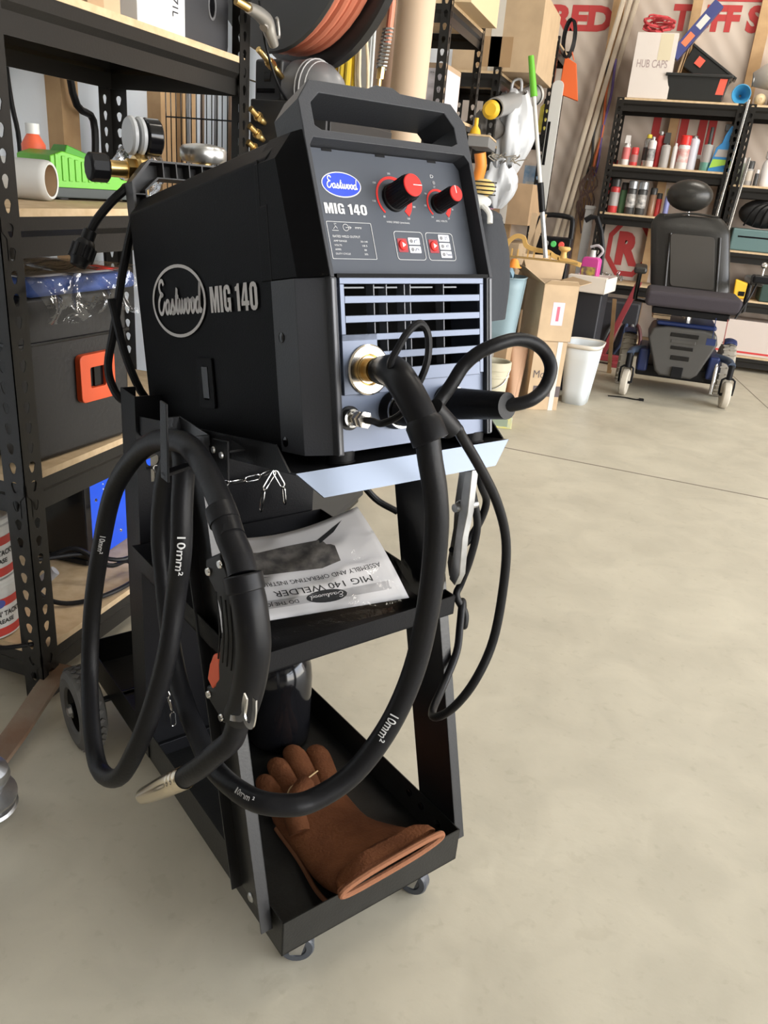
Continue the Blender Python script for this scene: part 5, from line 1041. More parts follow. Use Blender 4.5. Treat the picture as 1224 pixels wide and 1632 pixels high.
t=thing('white_tray','shallow white carton tray resting on the black bin','tray',(-.320,4.56,.5655),-.15); b=MB(); w,d,h,k=.10,.14,.075,.003; b.box((-w,-d,0),(w,d,k)); b.box((-w,-d,0),(-w+k,d,h)); b.box((w-k,-d,0),(w,d,h)); b.box((-w,-d,0),(w,-d+k,h)); b.box((-w,d-k,0),(w,d,h)); b.build('tray_body',mat('tray_white',(.68,.62,.55),.6),t); b=MB(); b.hexa([(-w,-d,h),(w,-d,h),(w,-d+.05,h+.004),(-w,-d+.05,h+.004),(-w,-d,h+.003),(w,-d,h+.003),(w,-d+.05,h+.007),(-w,-d+.05,h+.007)]); b.build('tray_flap',MC['tray_white'],t)
t=thing('pink_jug','magenta jug of cleaning liquid with a white cap in the white tray','jug',(-.345,4.60,.569),-.2); b=MB(); b.prism(rrect(-.048,0,.048,.165,.02,4),(0,-.03,0),(1,0,0),(0,0,1),.06); b.build('jug_body',mat('magenta_plastic',(.60,.07,.30),.35),t,bev=.008); b=MB(); b.lathe([(.018,.165),(.014,.185),(.014,.20)],(0,0,0),(0,0,1),16); b.build('jug_cap',WP,t); MB().box((-.04,-.0315,.02),(.036,-.0302,.115)).build('jug_label',mat('label_dark_multi',(.12,.06,.10),.5,col2=(.6,.45,.1),nscale=40),t); b=MB(); b.tube([(.03,0,.165),(.05,0,.20),(.02,0,.225),(-.02,0,.215)],.007,8,4); b.build('jug_handle',mat('clear_grey',(.45,.42,.45),.2),t)
# yellow plastic saw handle over the open carton, and other tools
YG=mat('mustard_plastic',(.62,.38,.12),.5)
t=thing('mustard_tool_frame','long mustard yellow plastic tool frame laid across the open carton','tool',(-.56,4.10,.728),.0)
b=MB(); b.ribbon([(-.17,0,.0),(-.165,0,.055),(-.13,0,.092),(-.09,0,.090),(-.07,0,.055),(-.02,0,.040),(.04,0,.036),(.08,0,.018),(.17,0,.0),(.205,0,-.008)],.022,.012,(0,1,0),5); b.build('frame_beam',YG,t,bev=.002)
b=MB(); b.box((-.175,-.02,-.006),(.19,.02,.002)); b.build('frame_base',mat('mustard_dark',(.34,.22,.08),.5),t); 
for x in (-.14,-.11,-.06,-.03,.02,.05,.09):
    MB().box((x,-.012,.0),(x+.005,.012,.035 if x<.06 else .018)).build('frame_rib',YG,t)
b=MB(); b.lathe([(.018,0),(.014,.02),(.014,.028),(.028,.038),(.030,.046),(.024,.052)],(.115,0,.016),(0,0,1),24); b.build('frame_knob',YG,t)
t=thing('jump_starter','black handled jump starter with green and red buttons behind the open carton','jump starter',(-.545,4.42,.62)); b=MB(); b.tube([(-.085,0,.13),(-.085,0,.27),(-.06,0,.305),(.06,0,.305),(.085,0,.27),(.085,0,.13)],.013,10,3); b.build('carry_loop',PLAS,t); b=MB(); b.box((-.098,-.05,-.62),(.098,.05,.205)); b.build('starter_body',PLAS,t,bev=.01,seg=3)
for x,c_ in ((-.03,(.2,.2,.2)),(.01,(.1,.55,.15)),(.05,(.75,.10,.08))): b=MB(); b.lathe([(.016,0),(.013,.008)],(x,-.051,.17),(0,-1,0),16); b.build('button',mat('btn%s'%x,c_,.4),t)
t=thing('black_pipe_bend','bent black bar leaning behind the magenta jug','bar',(-.37,4.75,.57)); b=MB(); b.tube([(-.06,0,.34),(.0,0,.36),(.06,0,.20),(.065,0,.0)],.015,8,2); b.build('bar_body',PLAS,t); b=MB(); b.lathe([(.02,0),(.02,.01)],(.065,0,0),(0,0,1),12); b.build('bar_foot',PLAS,t)
t=thing('extension_pole','white extension pole with lime green grip standing in the open carton','pole',(-.524,4.06,.74),None)
def pl(a,c,r0,m,nm,r1=None): b=MB(); b.cyl(a,c,r0,r1,n=14); return b.build(nm,m,t)
a0=Vector((0,0,0)); a1=Vector((-.196,-.03,.845)); L1=lambda f:a0.lerp(a1,f)
pl(L1(.0),L1(.24),.0115,mat('pole_silver',(.60,.62,.64),.3,metal=.6),'lower_tube'); pl(L1(.24),L1(.39),.0155,PLAS,'lock_grip'); pl(L1(.39),L1(.82),.0095,WP,'upper_tube'); pl(L1(.81),L1(1.0),.0165,GR,'end_grip',.013)
t=thing('cardboard_strips','brown cardboard offcuts standing behind the carton, leaning to a point','cardboard',(-.66,4.32,.45)); 
for (a_,c_) in ((-.04,.06),(.02,.01)):
    b=MB(); b.hexa([(a_-.03,0,0),(a_+.02,0,0),(a_+.02,.004,0),(a_-.03,.004,0),(c_-.014,.02,.48),(c_+.014,.02,.48),(c_+.014,.024,.48),(c_-.014,.024,.48)]); b.build('strip',CARDL,t)
t=box_thing('carton','plain brown carton on the floor behind the stacked cartons','box',(-.79,4.44,0),(.24,.30,.449),CARD,part='carton_body'); MB().box((-.02,-.1512,0),(.02,-.1502,.449)).build('tape',TAPE,t)
# hanging things of the far left rack
t=thing('white_paddle','tall white plastic blade standing against the far rack','paddle',(-.80,5.55,.90)); b=MB(); b.prism(rrect(-.035,0,.035,.78,.03,4),(0,0,0),(1,0,0),(0,0,1),.012); b.build('blade',WP,t,bev=.002); MB().box((-.03,-.0015,.30),(-.012,-.0005,.55)).build('blade_slot',GLOSS,t); b=MB(); b.box((-.012,.02,-.90),(.012,.04,.1)); b.build('blade_stand',STEEL,t)
t=thing('orange_bag','bright orange plastic bag hanging on the far corner rack','plastic bag',(-.82,6.02,1.62)); b=MB(); b.hexa([(-.04,0,.04),(.10,0,.0),(.09,.03,.0),(-.04,.03,.04),(-.03,0,.26),(.05,0,.22),(.05,.03,.22),(-.03,.03,.26)]); b.build('bag_skin',mat('bag_orange',(.80,.15,.04),.5),t,bev=.004); b=MB(); b.tube([(-.01,.015,.25),(0,.015,.30),(.03,.015,.24)],.004,6,3); b.build('bag_handle',MC['bag_orange'],t)
t=thing('yellow_spray_can','yellow can on the far corner rack below the orange bag','can',(-.90,5.80,1.4005)); b=MB(); b.lathe([(.028,0),(.03,.005),(.03,.15),(.012,.17)],(0,0,0),(0,0,1),18); b.build('can_body',mat('can_yellow',(.80,.68,.10),.4),t); b=MB(); b.lathe([(.012,.17),(.010,.20)],(0,0,0),(0,0,1),12); b.build('can_cap',PLAS,t)
t=thing('chrome_rods','two long chrome rods leaning on top of the second left wall rack','rods',(-.925,5.315,1.6005)); 
for dx in (0,.03): b=MB(); b.cyl((dx,0,0),(dx,-.14,.60),.008,n=12); b.build('rod',CHR,t)
t=thing('coiled_cable','coil of dark cable hanging on the side of the far rack','cable',(-.845,6.0,1.86)); 
for k in range(3): b=MB(); b.tube([Vector((.005*k+.035*math.cos(a),.02*k,.12+.11*math.sin(a))) for a in [2*PI*i/20 for i in range(20)]],.006,6,1,closed=True); b.build('cable_turn',RUB,t)
# small red and grey oddments
t=thing('red_flower','red plastic bow on the far corner rack shelf','ornament',(-.87,5.74,.9005)); b=MB(); b.sph((0,0,.04),.045,12,(1,.7,.8)); b.sph((.05,0,.03),.03,12); b.build('bow',RED,t); MB().box((-.01,-.01,0),(.01,.01,.02)).build('stem',RED,t)
t=box_thing('blue_white_carton','tall blue and white box on the middle shelf of the far rack','box',(-.93,5.86,.9005),(.10,.10,.30),mat('box_bluewhite',(.50,.55,.60),.5,col2=(.10,.25,.45),nscale=14),part='carton_body'); MB().box((-.03,-.0508,.05),(.03,-.0502,.2)).build('box_label',WP,t)
# leaning mouldings
for k,(x0,x1,y0,lab) in enumerate(((-.870,-.555,6.22,'long pale wooden moulding leaning on the back wall, left one'),(-.830,-.515,6.26,'long pale wooden moulding leaning on the back wall, middle one'),(-.790,-.475,6.30,'long pale wooden moulding leaning on the back wall, right one'))):
    t=thing('wood_moulding',lab,'moulding',(x0,y0,0),group='leaning mouldings'); b=MB(); d=Vector((x1-x0,.08,2.3)); b.hexa([(-.016,-.010,0),(.016,-.010,0),(.016,.010,0),(-.016,.010,0),*[Vector(q)+d for q in ((-.016,-.010,0),(.016,-.010,0),(.016,.010,0),(-.016,.010,0))]]); b.build('moulding_board',mat('moulding_pale',(.58,.50,.40),.6),t,bev=.003)
    b=MB(); b.hexa([(-.006,-.014,0.01),(.006,-.014,0.01),(.006,-.010,0.01),(-.006,-.010,0.01),*[Vector(q)+d*.99 for q in ((-.006,-.014,0.01),(.006,-.014,0.01),(.006,-.010,0.01),(-.006,-.010,0.01))]]); b.build('moulding_bead',MC['moulding_pale'],t)
# studs on the back wall
for k,(x,w_) in enumerate(((-.630,.075),(-.120,.06),(.300,.075),(.9,.075),(-1.2,.075))):
    o=MB().box((x,6.36,0),(x+w_,6.425,3.2)).build('trim_%d'%(k+4),STUDW); o['kind']='structure'
# printed lettering on the wrap
WR=mat('wrap_red',(.48,.05,.05),.7)
def walltext(s,x,z,h,w):
    o=text(s,(x,6.4185,z),(1,0,0),(0,0,1),h,WR,None,'wall_lettering',w=w,bold=.055,th=.001); return o
q=thing('wall_print','red house wrap lettering with the words red and tuff on the back wall','lettering',(0,6.4185,0))
for s,x,z,h,w in (('RED',-.83,2.175,.145,.42),('TUFF S',.045,2.195,.145,.56),('TUFF',.62,2.195,.145,.5),('HHI',-.02,1.46,.30,.42)):
    o=walltext(s,x,z,h,w); 
    for v in o.data.vertices: v.co.y-=6.4185
    o.parent=q
b=MB(); b.box((.02,-.001,2.285),(.55,-.0005,2.30)); b.box((-.455,-.001,1.06),(-.42,-.0005,1.30)); b.build('printed_bar',WR,q)
b=MB(); b.ring(circ(-.235,.72,.17,.22,8,PI/8),circ(-.235,.72,.135,.18,8,PI/8),(0,-.0005,0),(1,0,0),(0,0,1),.001); b.build('printed_emblem',WR,q); text('R',(-.235,-.0006,.72),(1,0,0),(0,0,1),.22,WR,q,'printed_emblem',w=.17,bold=.06)
# straps hanging on the stud
for k,(dx,c_) in enumerate(((0,(.62,.16,.06)),(.025,(.14,.10,.30)),(-.025,(.04,.04,.04)))):
    t=thing('hanging_strap',['orange bungee strap hanging from the wall stud','purple bungee strap hanging from the wall stud','black bungee strap hanging from the wall stud'][k],'strap',(-.575+dx,6.335,1.30),group='straps on the stud'); b=MB(); b.tube([(0,0,.62),(.012*math.sin(k),0,.40),(.02*math.cos(k*2),-.01,.18),(.0,0,.0),(-.01*k,0,-.12)],.009,8,5); b.build('strap_band',mat('strap%d'%k,c_,.7),t); b=MB(); b.tube([(-.01*k,0,-.12),(-.02,-.01,-.15),(-.035,-.01,-.13)],.005,6,3); b.build('strap_hook',STEEL,t)
t=thing('tangled_cord','tangle of dark cords and hooks hanging low on the wall stud','cord',(-.58,6.31,1.02)); 
for k in range(9):
    rnd=random.Random(40+k); b=MB(); b.tube([(rnd.uniform(-.03,.03),0,.22),(rnd.uniform(-.07,.07),-.01,.10),(rnd.uniform(-.07,.07),-.01,-.02),(rnd.uniform(-.05,.05),0,-.14-.03*k*(k%3==0))],.006,6,4); b.build('cord_strand',mat('cord_brown',(.10,.06,.05),.8),t)
# ================================================================== BACK WALL RACKS
rack('storage_rack','black steel rack full of spray cans behind the power wheelchair','shelf rack',-.47,.325,6.04,6.36,1.66,(.106,.496,.952,1.257,1.66),fw=.045,pitch=.046,sc=1.35)
rack('storage_rack','black steel rack at the right edge on the back wall','shelf rack',.345,1.15,6.04,6.36,1.66,(.106,.478,.787,1.190,1.657),fw=.045,pitch=.046,sc=1.35)
t=box_thing('white_carton','white carton with faded handwriting on top of the back wall rack','box',(-.288,6.18,1.6625),(.255,.24,.375),mat('carton_white',(.66,.60,.56),.7),part='carton_body'); text('HUB CAPS',(-.005,-.1206,.20),(1,0,0),(0,0,1),.045,mat('faded_ink',(.35,.27,.27),.7),t,'handwriting',w=.19); MB().box((.02,-.1208,.22),(.10,-.1202,.37)).build('stain_patch',mat('stain_cream',(.62,.55,.40),.7),t)
t=thing('red_cord_bundle','bundle of red cord lying on the white carton','cord',(-.30,6.17,2.038)); 
for k in range(6):
    rnd=random.Random(k+3); b=MB(); b.tube([Vector((rnd.uniform(-.03,.03)+.075*math.cos(a+k)*(1+.2*math.sin(3*a)),rnd.uniform(-.02,.02)+.03*math.sin(a),.045+.030*math.sin(a*1+k)+.008*k)) for a in [2*PI*i/14 for i in range(14)]],.006,6,2,closed=True); b.build('cord_loop',mat('cord_red',(.55,.06,.07),.6),t)
t=thing('blue_tool_box_pack','dark blue boxed item leaning up beside the white carton','box',(-.115,6.16,2.00),None); t.rotation_euler=(0,.62,0); MB().box((-.035,-.035,-.10),(.035,.035,.27)).build('pack_body',mat('pack_navy',(.05,.06,.20),.4),t,bev=.003); MB().box((-.02,-.0356,.10),(.02,-.0352,.18)).build('pack_label',WP,t); MB().box((-.02,-.0356,-.02),(.02,-.0352,.06)).build('pack_print',mat('print_orange',(.7,.2,.1),.4),t)
t=thing('folded_board','thin folded brown board leaning between the carton and the black bins','board',(-.145,6.20,1.6625)); b=MB(); b.hexa([(-.012,0,0),(.0,0,0),(.0,.1,0),(-.012,.1,0),(.05,0,.42),(.062,0,.42),(.062,.1,.42),(.05,.1,.42)]); b.build('board_sheet',CARD,t); b=MB(); b.hexa([(.002,0,0),(.006,0,0),(.006,.1,0),(.002,.1,0),(.064,0,.36),(.068,0,.36),(.068,.1,.36),(.064,.1,.36)]); b.build('board_backing',STUDW,t)
t=thing('black_tote','black plastic tote with a red sticker on top of the back wall rack','tote',(.01,6.16,1.6625)); b=MB(); b.hexa([(-.165,-.09,0),(.165,-.09,0),(.165,.09,0),(-.165,.09,0),(-.195,-.11,.145),(.195,-.11,.145),(.195,.11,.145),(-.195,.11,.145)]); b.build('tote_body',mat('tote_black',(.025,.026,.026),.25),t,bev=.008,seg=3); MB().box((-.205,-.12,.135),(.205,.12,.153)).build('tote_rim',MC['tote_black'],t,bev=.004); b=MB(); b.hexa([(.115,-.0925,.02),(.163,-.0925,.02),(.163,-.0915,.02),(.115,-.0915,.02),(.13,-.109,.13),(.175,-.109,.13),(.175,-.108,.13),(.13,-.108,.13)]); b.build('tote_sticker',mat('sticker_red',(.75,.12,.08),.3),t)
t=thing('black_tote','second black tote tipped on edge behind the first one','tote',(.02,6.26,1.80),None); t.rotation_euler=(0,.55,0); b=MB(); b.hexa([(-.15,-.05,0),(.15,-.05,0),(.15,.05,0),(-.15,.05,0),(-.17,-.06,.13),(.17,-.06,.13),(.17,.06,.13),(-.17,.06,.13)]); b.build('tote_body',MC['tote_black'],t,bev=.008); MB().box((-.10,-.0625,.05),(-.05,-.0605,.10)).build('tote_sticker',MC['sticker_red'],t); MB().box((-.18,-.066,.12),(.18,.066,.135)).build('tote_rim',MC['tote_black'],t,bev=.003)
t=thing('blue_funnel','blue plastic funnel lying with its mouth toward the room','funnel',(.285,6.10,1.718)); b=MB(); b.lathe([(.054,0),(.056,.004),(.050,.010),(.020,.07),(.008,.085),(.006,.14)],(0,0,0),(0,1,0),32,cap=False); b.build('funnel_cone',mat('funnel_blue',(.05,.27,.50),.35),t,solid=.003); b=MB(); b.tube([Vector((.055*math.cos(a),0,.055*math.sin(a))) for a in [2*PI*i/28 for i in range(28)]],.004,8,1,closed=True); b.build('funnel_rim',MC['funnel_blue'],t)
t=thing('wooden_ball','pale wooden ball on top of the right hand back rack','ball',(.405,6.12,1.658)); b=MB(); b.sph((0,0,.036),.036,20); b.build('ball_body',mat('ball_wood',(.68,.55,.35),.5),t); b=MB(); b.lathe([(.010,0),(.010,.001)],(0,-.0355,.036),(0,-1,0),12); b.build('ball_plug',WOOD,t)
t=thing('white_lampshade','white cone shaped shade lying at the right end of the back rack top','shade',(.56,6.16,1.78),None); b=MB(); b.lathe([(.04,0),(.15,.26)],(-.22,0,.03),(1,0,.25),36,cap=False); b.build('shade_cone',mat('shade_white',(.66,.62,.57),.6),t,solid=.003); b=MB(); b.tube([Vector((-.22,0,.03))+Vector((0,.04*math.cos(a),.04*math.sin(a))) for a in [2*PI*i/16 for i in range(16)]],.004,6,1,closed=True); b.build('shade_ring',STEEL,t); b=MB(); b.box((-.1,-.1,-.122),(.2,.1,-.04)); b.build('shade_support',MC['shade_white'],t)
# --- bottles and cans, each its own thing
def can(name,label,cat,x,y,z,r,h,mb,mc,capr=.7,caph=.25,label_m=None,shape='can',grp='cans and bottles on the back rack',band=(.2,.6)):
    t=thing(name,label,cat,(x,y,z),group=grp); hb=h*(1-caph); b=MB()
    if shape=='can': b.lathe([(r*.94,0),(r,.006),(r,hb-.01),(r*.72,hb)],(0,0,0),(0,0,1),22)
    elif shape=='bottle': b.lathe([(r*.94,0),(r,.006),(r,hb*.72),(r*.8,hb*.86),(r*.35,hb)],(0,0,0),(0,0,1),22)
    b.build('body',mb,t)
    b=MB(); z0=hb-.004
    if capr=='spray':
        b.lathe([(r*.38,0),(r*.38,h*.06)],(0,0,z0),(0,0,1),14); b.hexa([(-r*.8,-.01,z0+h*.06),(r*.6,-.01,z0+h*.06),(r*.6,.01,z0+h*.06),(-r*.8,.01,z0+h*.06),(-r*.7,-.01,h),(r*.5,-.01,h),(r*.5,.01,h),(-r*.7,.01,h)]); b.cyl((r*.3,0,z0+h*.1),(r*.75,0,z0-h*.03),.004,n=6)
    else: b.lathe([(r*capr,0),(r*capr,h-z0-.006),(r*capr*.85,h-z0)],(0,0,z0),(0,0,1),18)
    b.build('cap',mc,t)
    if label_m:
        b=MB(); b.lathe([(r*1.012,h*band[0]),(r*1.012,h*band[1])],(0,0,0),(0,0,1),22,cap=False); b.build('label_wrap',label_m,t)
    return t
wht=mat('can_white',(.66,.63,.62),.35); slv=mat('can_silver',(.50,.50,.50),.25,metal=.8); rd=mat('can_red',(.55,.05,.05),.35); dk=mat('can_dark',(.05,.05,.05),.35); blu=mat('spray_blue',(.04,.22,.50),.35); grn=mat('bottle_green',(.12,.30,.25),.3); tl=mat('cap_teal',(.20,.42,.37),.4); lim=mat('label_lime',(.35,.60,.08),.5); gry=mat('label_grey',(.36,.34,.33),.5); amber=mat('amber',(.28,.16,.10),.3)
Z=1.2575
can('spray_bottle','white trigger spray bottle with a red label, leftmost on the upper shelf','bottle',-.357,6.12,Z,.026,.185,wht,wht,'spray',.3,mat('lab_red_white',(.60,.16,.16),.5),'bottle',(.05,.40))
can('jar','short red jar beside the white trigger bottle','jar',-.300,6.12,Z,.026,.115,rd,rd,.95,.3,mat('lab_maroon',(.35,.16,.15),.5))
can('spray_can','silver and black spray can with a yellow top on the upper shelf','spray can',-.225,6.14,Z,.027,.20,slv,mat('cap_yellow',(.65,.52,.05),.4),.6,.12,dk,'can',(.2,.7))
can('spray_can','white spray can with black graphics next to the yellow topped one','spray can',-.195,6.10,Z,.026,.185,wht,slv,.5,.12,mat('lab_bw',(.40,.40,.40),.5,col2=(.06,.06,.06),nscale=30),'can',(.1,.8))
can('spray_can','dark red tall spray can near the middle of the upper shelf','spray can',-.150,6.15,Z,.024,.225,rd,slv,.5,.12)
can('spray_bottle','grey bottle with a black trigger head on the upper shelf','bottle',-.105,6.11,Z,.030,.215,gry,dk,'spray',.34)
can('sealant_tube','slim white sealant tube on the upper shelf','tube',-.045,6.10,Z,.016,.155,wht,wht,.6,.1)
can('spray_can','large white spray can with a bright red cap on the upper shelf','spray can',.010,6.10,Z,.036,.205,wht,RED,.95,.26,mat('lab_redblock',(.66,.60,.58),.4,col2=(.60,.12,.10),nscale=20),'can',(.08,.55))
can('spray_can','white and blue spray can behind the red capped one','spray can',.068,6.15,Z,.032,.21,mat('can_bluewhite',(.58,.60,.68),.35),slv,.5,.08)
can('glass_jar','brown glass bottle in the shadow right of the white cans','bottle',.110,6.20,Z,.020,.10,amber,wht,.7,.2,None,'bottle')
can('squeeze_bottle','green bottle with a teal shoulder and a pointed black spout','bottle',.160,6.12,Z,.033,.265,grn,dk,.35,.38,gry,'bottle',(.12,.42))
t=thing('trigger_bottle','blue angular spray bottle with a lime green label on the upper shelf','bottle',(.235,6.10,Z),group='cans and bottles on the back rack'); b=MB(); b.prism([(-.055,0),(.055,0),(.055,.155),(.040,.185),(.045,.235),(.062,.27),(.035,.275),(.01,.22),(.0,.175),(-.028,.145)],(0,-.022,0),(1,0,0),(0,0,1),.044); b.build('body',blu,t,bev=.004)
MB().prism([(-.048,.02),(.05,.045),(.05,.075),(-.036,.075)],(0,-.0232,0),(1,0,0),(0,0,1),.0006).build('label_wrap',lim,t); b=MB(); b.prism([(-.030,.09),(.05,.09),(.05,.135),(-.015,.135)],(0,-.0232,0),(1,0,0),(0,0,1),.0006); b.build('label_wrap',gry,t); b=MB(); b.box((.0,-.016,.245),(.055,.016,.285)); b.build('cap',dk,t,bev=.004)
Z=.9525
for k,(n_,lab,x,y,r,h,mb,mc,lm) in enumerate((('oil_bottle','red bottle at the left end of the second shelf of the back rack',-.385,6.14,.032,.22,rd,dk,gry),('oil_bottle','green bottle behind the silver cans on the second shelf',-.325,6.17,.026,.20,mat('green_can',(.12,.26,.14),.4),dk,None),('spray_can','black and silver spray can with a grey cap, left of the matching pair',-.270,6.12,.033,.215,dk,mat('cap_grey',(.42,.44,.46),.3,metal=.6),mat('lab_bw2',(.10,.10,.10),.4,col2=(.50,.48,.46),nscale=35)),('spray_can','black and silver spray can with a grey cap, right of the matching pair',-.200,6.12,.033,.215,dk,MC['cap_grey'] if 'cap_grey' in MC else dk,MC.get('lab_bw2')),('glass_jar','dark brown bottle right of the silver capped cans',-.128,6.16,.025,.18,amber,dk,None),('oil_bottle','small dark red bottle beside the brown one',-.085,6.17,.020,.15,rd,dk,None),('marker_tube','yellow and blue tube left of the head rest',-.030,6.12,.018,.18,mat('tube_blue',(.20,.22,.45),.4),mat('tube_yellow',(.5,.5,.15),.4),None))):
    can(n_,lab,'bottle' if 'bottle' in n_ or 'jar' in n_ else 'can',x,y,Z,r,h,mb,mc if mc else dk,.92,.22,lm,'can',(.15,.62))
Z=1.1905
can('spray_can','white plastic bottle on the right hand back rack','bottle',.545,6.12,Z,.035,.215,wht,wht,.7,.2,None,'bottle')
can('jar','squat grey bottle with a black cap on the right hand back rack','bottle',.445,6.14,Z,.028,.15,gry,dk,.8,.3,mat('lab_cream',(.50,.45,.38),.5))
can('glass_jar','small dark bottle with a white cap on the right hand back rack','bottle',.492,6.11,Z,.014,.10,dk,wht,.8,.2)
can('spray_can','pale green bottle at the left of the right hand back rack','bottle',.398,6.20,Z,.022,.17,mat('pale_green',(.40,.46,.40),.5),wht,.7,.2)
t=thing('black_holdall','black bag with looped cords on the right hand back rack','bag',(.60,6.14,.7875+.14)); b=MB(); b.sph((0,0,.10),.15,20,(1.1,.7,.62)); b.build('bag_body',mat('bag_black',(.02,.02,.022),.5),t); 
for k in range(4): b=MB(); b.tube([(-.12+.05*k,-.08,.02),(-.08+.04*k,-.13,.13),(.02+.03*k,-.12,.17),(.1,-.06,.08+.02*k)],.006,8,4); b.build('bag_strap',PLAS,t)
t=box_thing('teal_case','grey teal plastic case under the black bag','case',(.62,6.17,.7875),(.40,.24,.14),mat('teal_plastic',(.10,.17,.17),.45),part='case_body',bev=.012); MB().box((-.16,-.1215,.085),(.14,-.1205,.095)).build('case_seam',GLOSS,t)
t=thing('yellow_box_cutter','yellow plastic part on the lower right shelf','plastic part',(.57,6.12,.4785)); b=MB(); b.hexa([(-.05,-.04,0),(.06,-.04,0),(.05,.05,0),(-.04,.05,0),(-.06,-.03,.13),(.04,-.03,.10),(.05,.05,.10),(-.04,.05,.12)]); b.build('part_shell',MC['safety_yellow'],t,bev=.012,seg=3); MB().box((-.02,-.042,.02),(.02,-.040,.05)).build('part_mark',PLAS,t)
t=box_thing('green_case','dark green case on the lower right shelf','case',(.83,6.16,.4785),(.30,.24,.16),mat('case_green',(.03,.06,.05),.4),part='case_body',bev=.01); MB().box((-.05,-.1215,.13),(.05,-.1205,.15)).build('case_latch',STEEL,t)
t=box_thing('white_carton','long white carton with a red edge on the bottom shelf behind the power chair','box',(.655,6.19,.1065),(.52,.24,.235),mat('carton_cream',(.58,.50,.45),.7),part='carton_body'); MB().box((-.262,-.1212,.015),(.262,-.1204,.028)).build('red_stripe',rd,t)
t=thing('leaning_rod','long silver rod leaning on the right post of the spray can rack','rod',(.30,5.95,0)); b=MB(); b.cyl((-.06,0,.0),(.035,.06,1.68),.008,n=10); b.build('rod_tube',CHR,t); b=MB(); b.cyl((-.061,0,0),(-.060,0,.03),.012,n=10); b.build('rod_foot',RUB,t)
t=thing('leaning_rod','second silver rod standing on the right of the rack post','rod',(.345,5.92,0)); b=MB(); b.cyl((-.02,0,.0),(.070,.08,1.35),.010,n=10); b.build('rod_tube',CHR,t); b=MB(); b.cyl((-.021,0,0),(-.020,0,.03),.014,n=10); b.build('rod_foot',RUB,t)
t=thing('purple_can','small purple and white can behind the shoulder of the power chair','can',(.305,5.97,.80)); b=MB(); b.lathe([(.022,0),(.022,.12)],(0,0,0),(0,0,1),18); b.build('body',mat('can_purple',(.30,.14,.32),.4,col2=(.6,.55,.6),nscale=25),t); b=MB(); b.lathe([(.015,.12),(.015,.14)],(0,0,0),(0,0,1),14); b.build('cap',dk,t)
t=thing('galvanised_post','grey steel post standing left of the back wall rack','post',(-.53,6.1,0)); MB().box((-.03,-.02,0),(.03,.02,.98)).build('post_body',mat('post_grey',(.30,.29,.28),.5),t,bev=.002); MB().box((-.034,-.024,.96),(.034,.024,.985)).build('post_cap',MC['post_grey'],t)
t=thing('chain_pile','heap of silver chain on the low shelf behind the power chair','chain',(-.33,6.13,.497)); tag(t,None,None)
for k in range(26):
    rnd=random.Random(k+70); b=MB(); c_=Vector((rnd.uniform(-.10,.12),rnd.uniform(-.06,.06),.012+.05*rnd.random()*(1-abs(rnd.uniform(-.8,.8))))); ax=Vector((rnd.uniform(-1,1),rnd.uniform(-1,1),rnd.uniform(-1,1))).normalized(); q=ax.orthogonal().normalized(); w_=ax.cross(q); b.tube([c_+q*(.016*math.cos(a))+w_*(.009*math.sin(a)) for a in [2*PI*i/10 for i in range(10)]],.003,6,1,closed=True); b.build('link',STEEL,t)
# red jack and oddments beside the chair
t=thing('red_floor_stand','folded red metal stand with a long handle beside the power chair','stand',(-.25,5.62,0))
b=MB(); b.hexa([(-.02,-.02,.05),(.02,-.02,.05),(.02,.02,.05),(-.02,.02,.05),(.13,-.01,.55),(.17,-.01,.55),(.17,.02,.55),(.13,.02,.55)]); b.build('stand_handle',mat('stand_red',(.33,.05,.06),.45),t,bev=.004); b=MB(); b.box((-.17,-.03,.02),(.15,.03,.06)); b.box((-.15,-.12,0),(-.11,.12,.03)); b.box((.08,-.12,0),(.12,.12,.03)); b.build('stand_base',MC['stand_red'],t,bev=.004); b=MB(); b.cyl((-.17,0,.06),(-.06,.0,.22),.018,n=12); b.build('stand_strut',MC['stand_red'],t)
t=thing('wood_strip','thin pine strip standing beside the black bin','wood strip',(-.17,5.3,0)); b=MB(); b.hexa([(-.012,-.01,0),(.012,-.01,0),(.012,.01,0),(-.012,.01,0),(-.062,-.01,.46),(-.038,-.01,.46),(-.038,.01,.46),(-.062,.01,.46)]); b.build('strip_body',STUDW,t); b=MB(); b.box((-.014,-.012,0),(.014,.012,.02)); b.build('strip_end',STUDW,t)
t=thing('dark_clutter_box','black machine part with hoses on the floor left of the power chair','machine part',(-.16,5.90,0)); MB().box((-.22,-.12,0),(.10,.12,.40)).build('part_body',mat('clutter_black',(.03,.03,.035),.5,bump=.4,bscale=30),t,bev=.02,seg=3)  # machine part, enlarged so its dark mass also stands in for shade
for k in range(5): b=MB(); b.tube([(-.12+.05*k,-.12,.05),(-.10+.06*k,-.16,.14),(-.05+.04*k,-.12,.25),(.05,0,.24)],.012,8,4); b.build('hose',mat('cl%d'%k,[(.05,.05,.05),(.12,.06,.04),(.04,.06,.12),(.2,.2,.2),(.10,.03,.03)][k],.5),t)
t=thing('dropped_strap','short black strap lying on the floor beside the white bin','strap',(-.02,4.62,0),.1); b=MB(); b.ribbon([(-.11,0,.004),(-.02,.005,.006),(.04,-.01,.005),(.07,-.012,.012)],.018,.003,(0,0,1),4); b.build('strap_body',RUB,t); MB().box((.06,-.02,.0),(.085,.0,.012)).build('strap_buckle',PLAS,t)
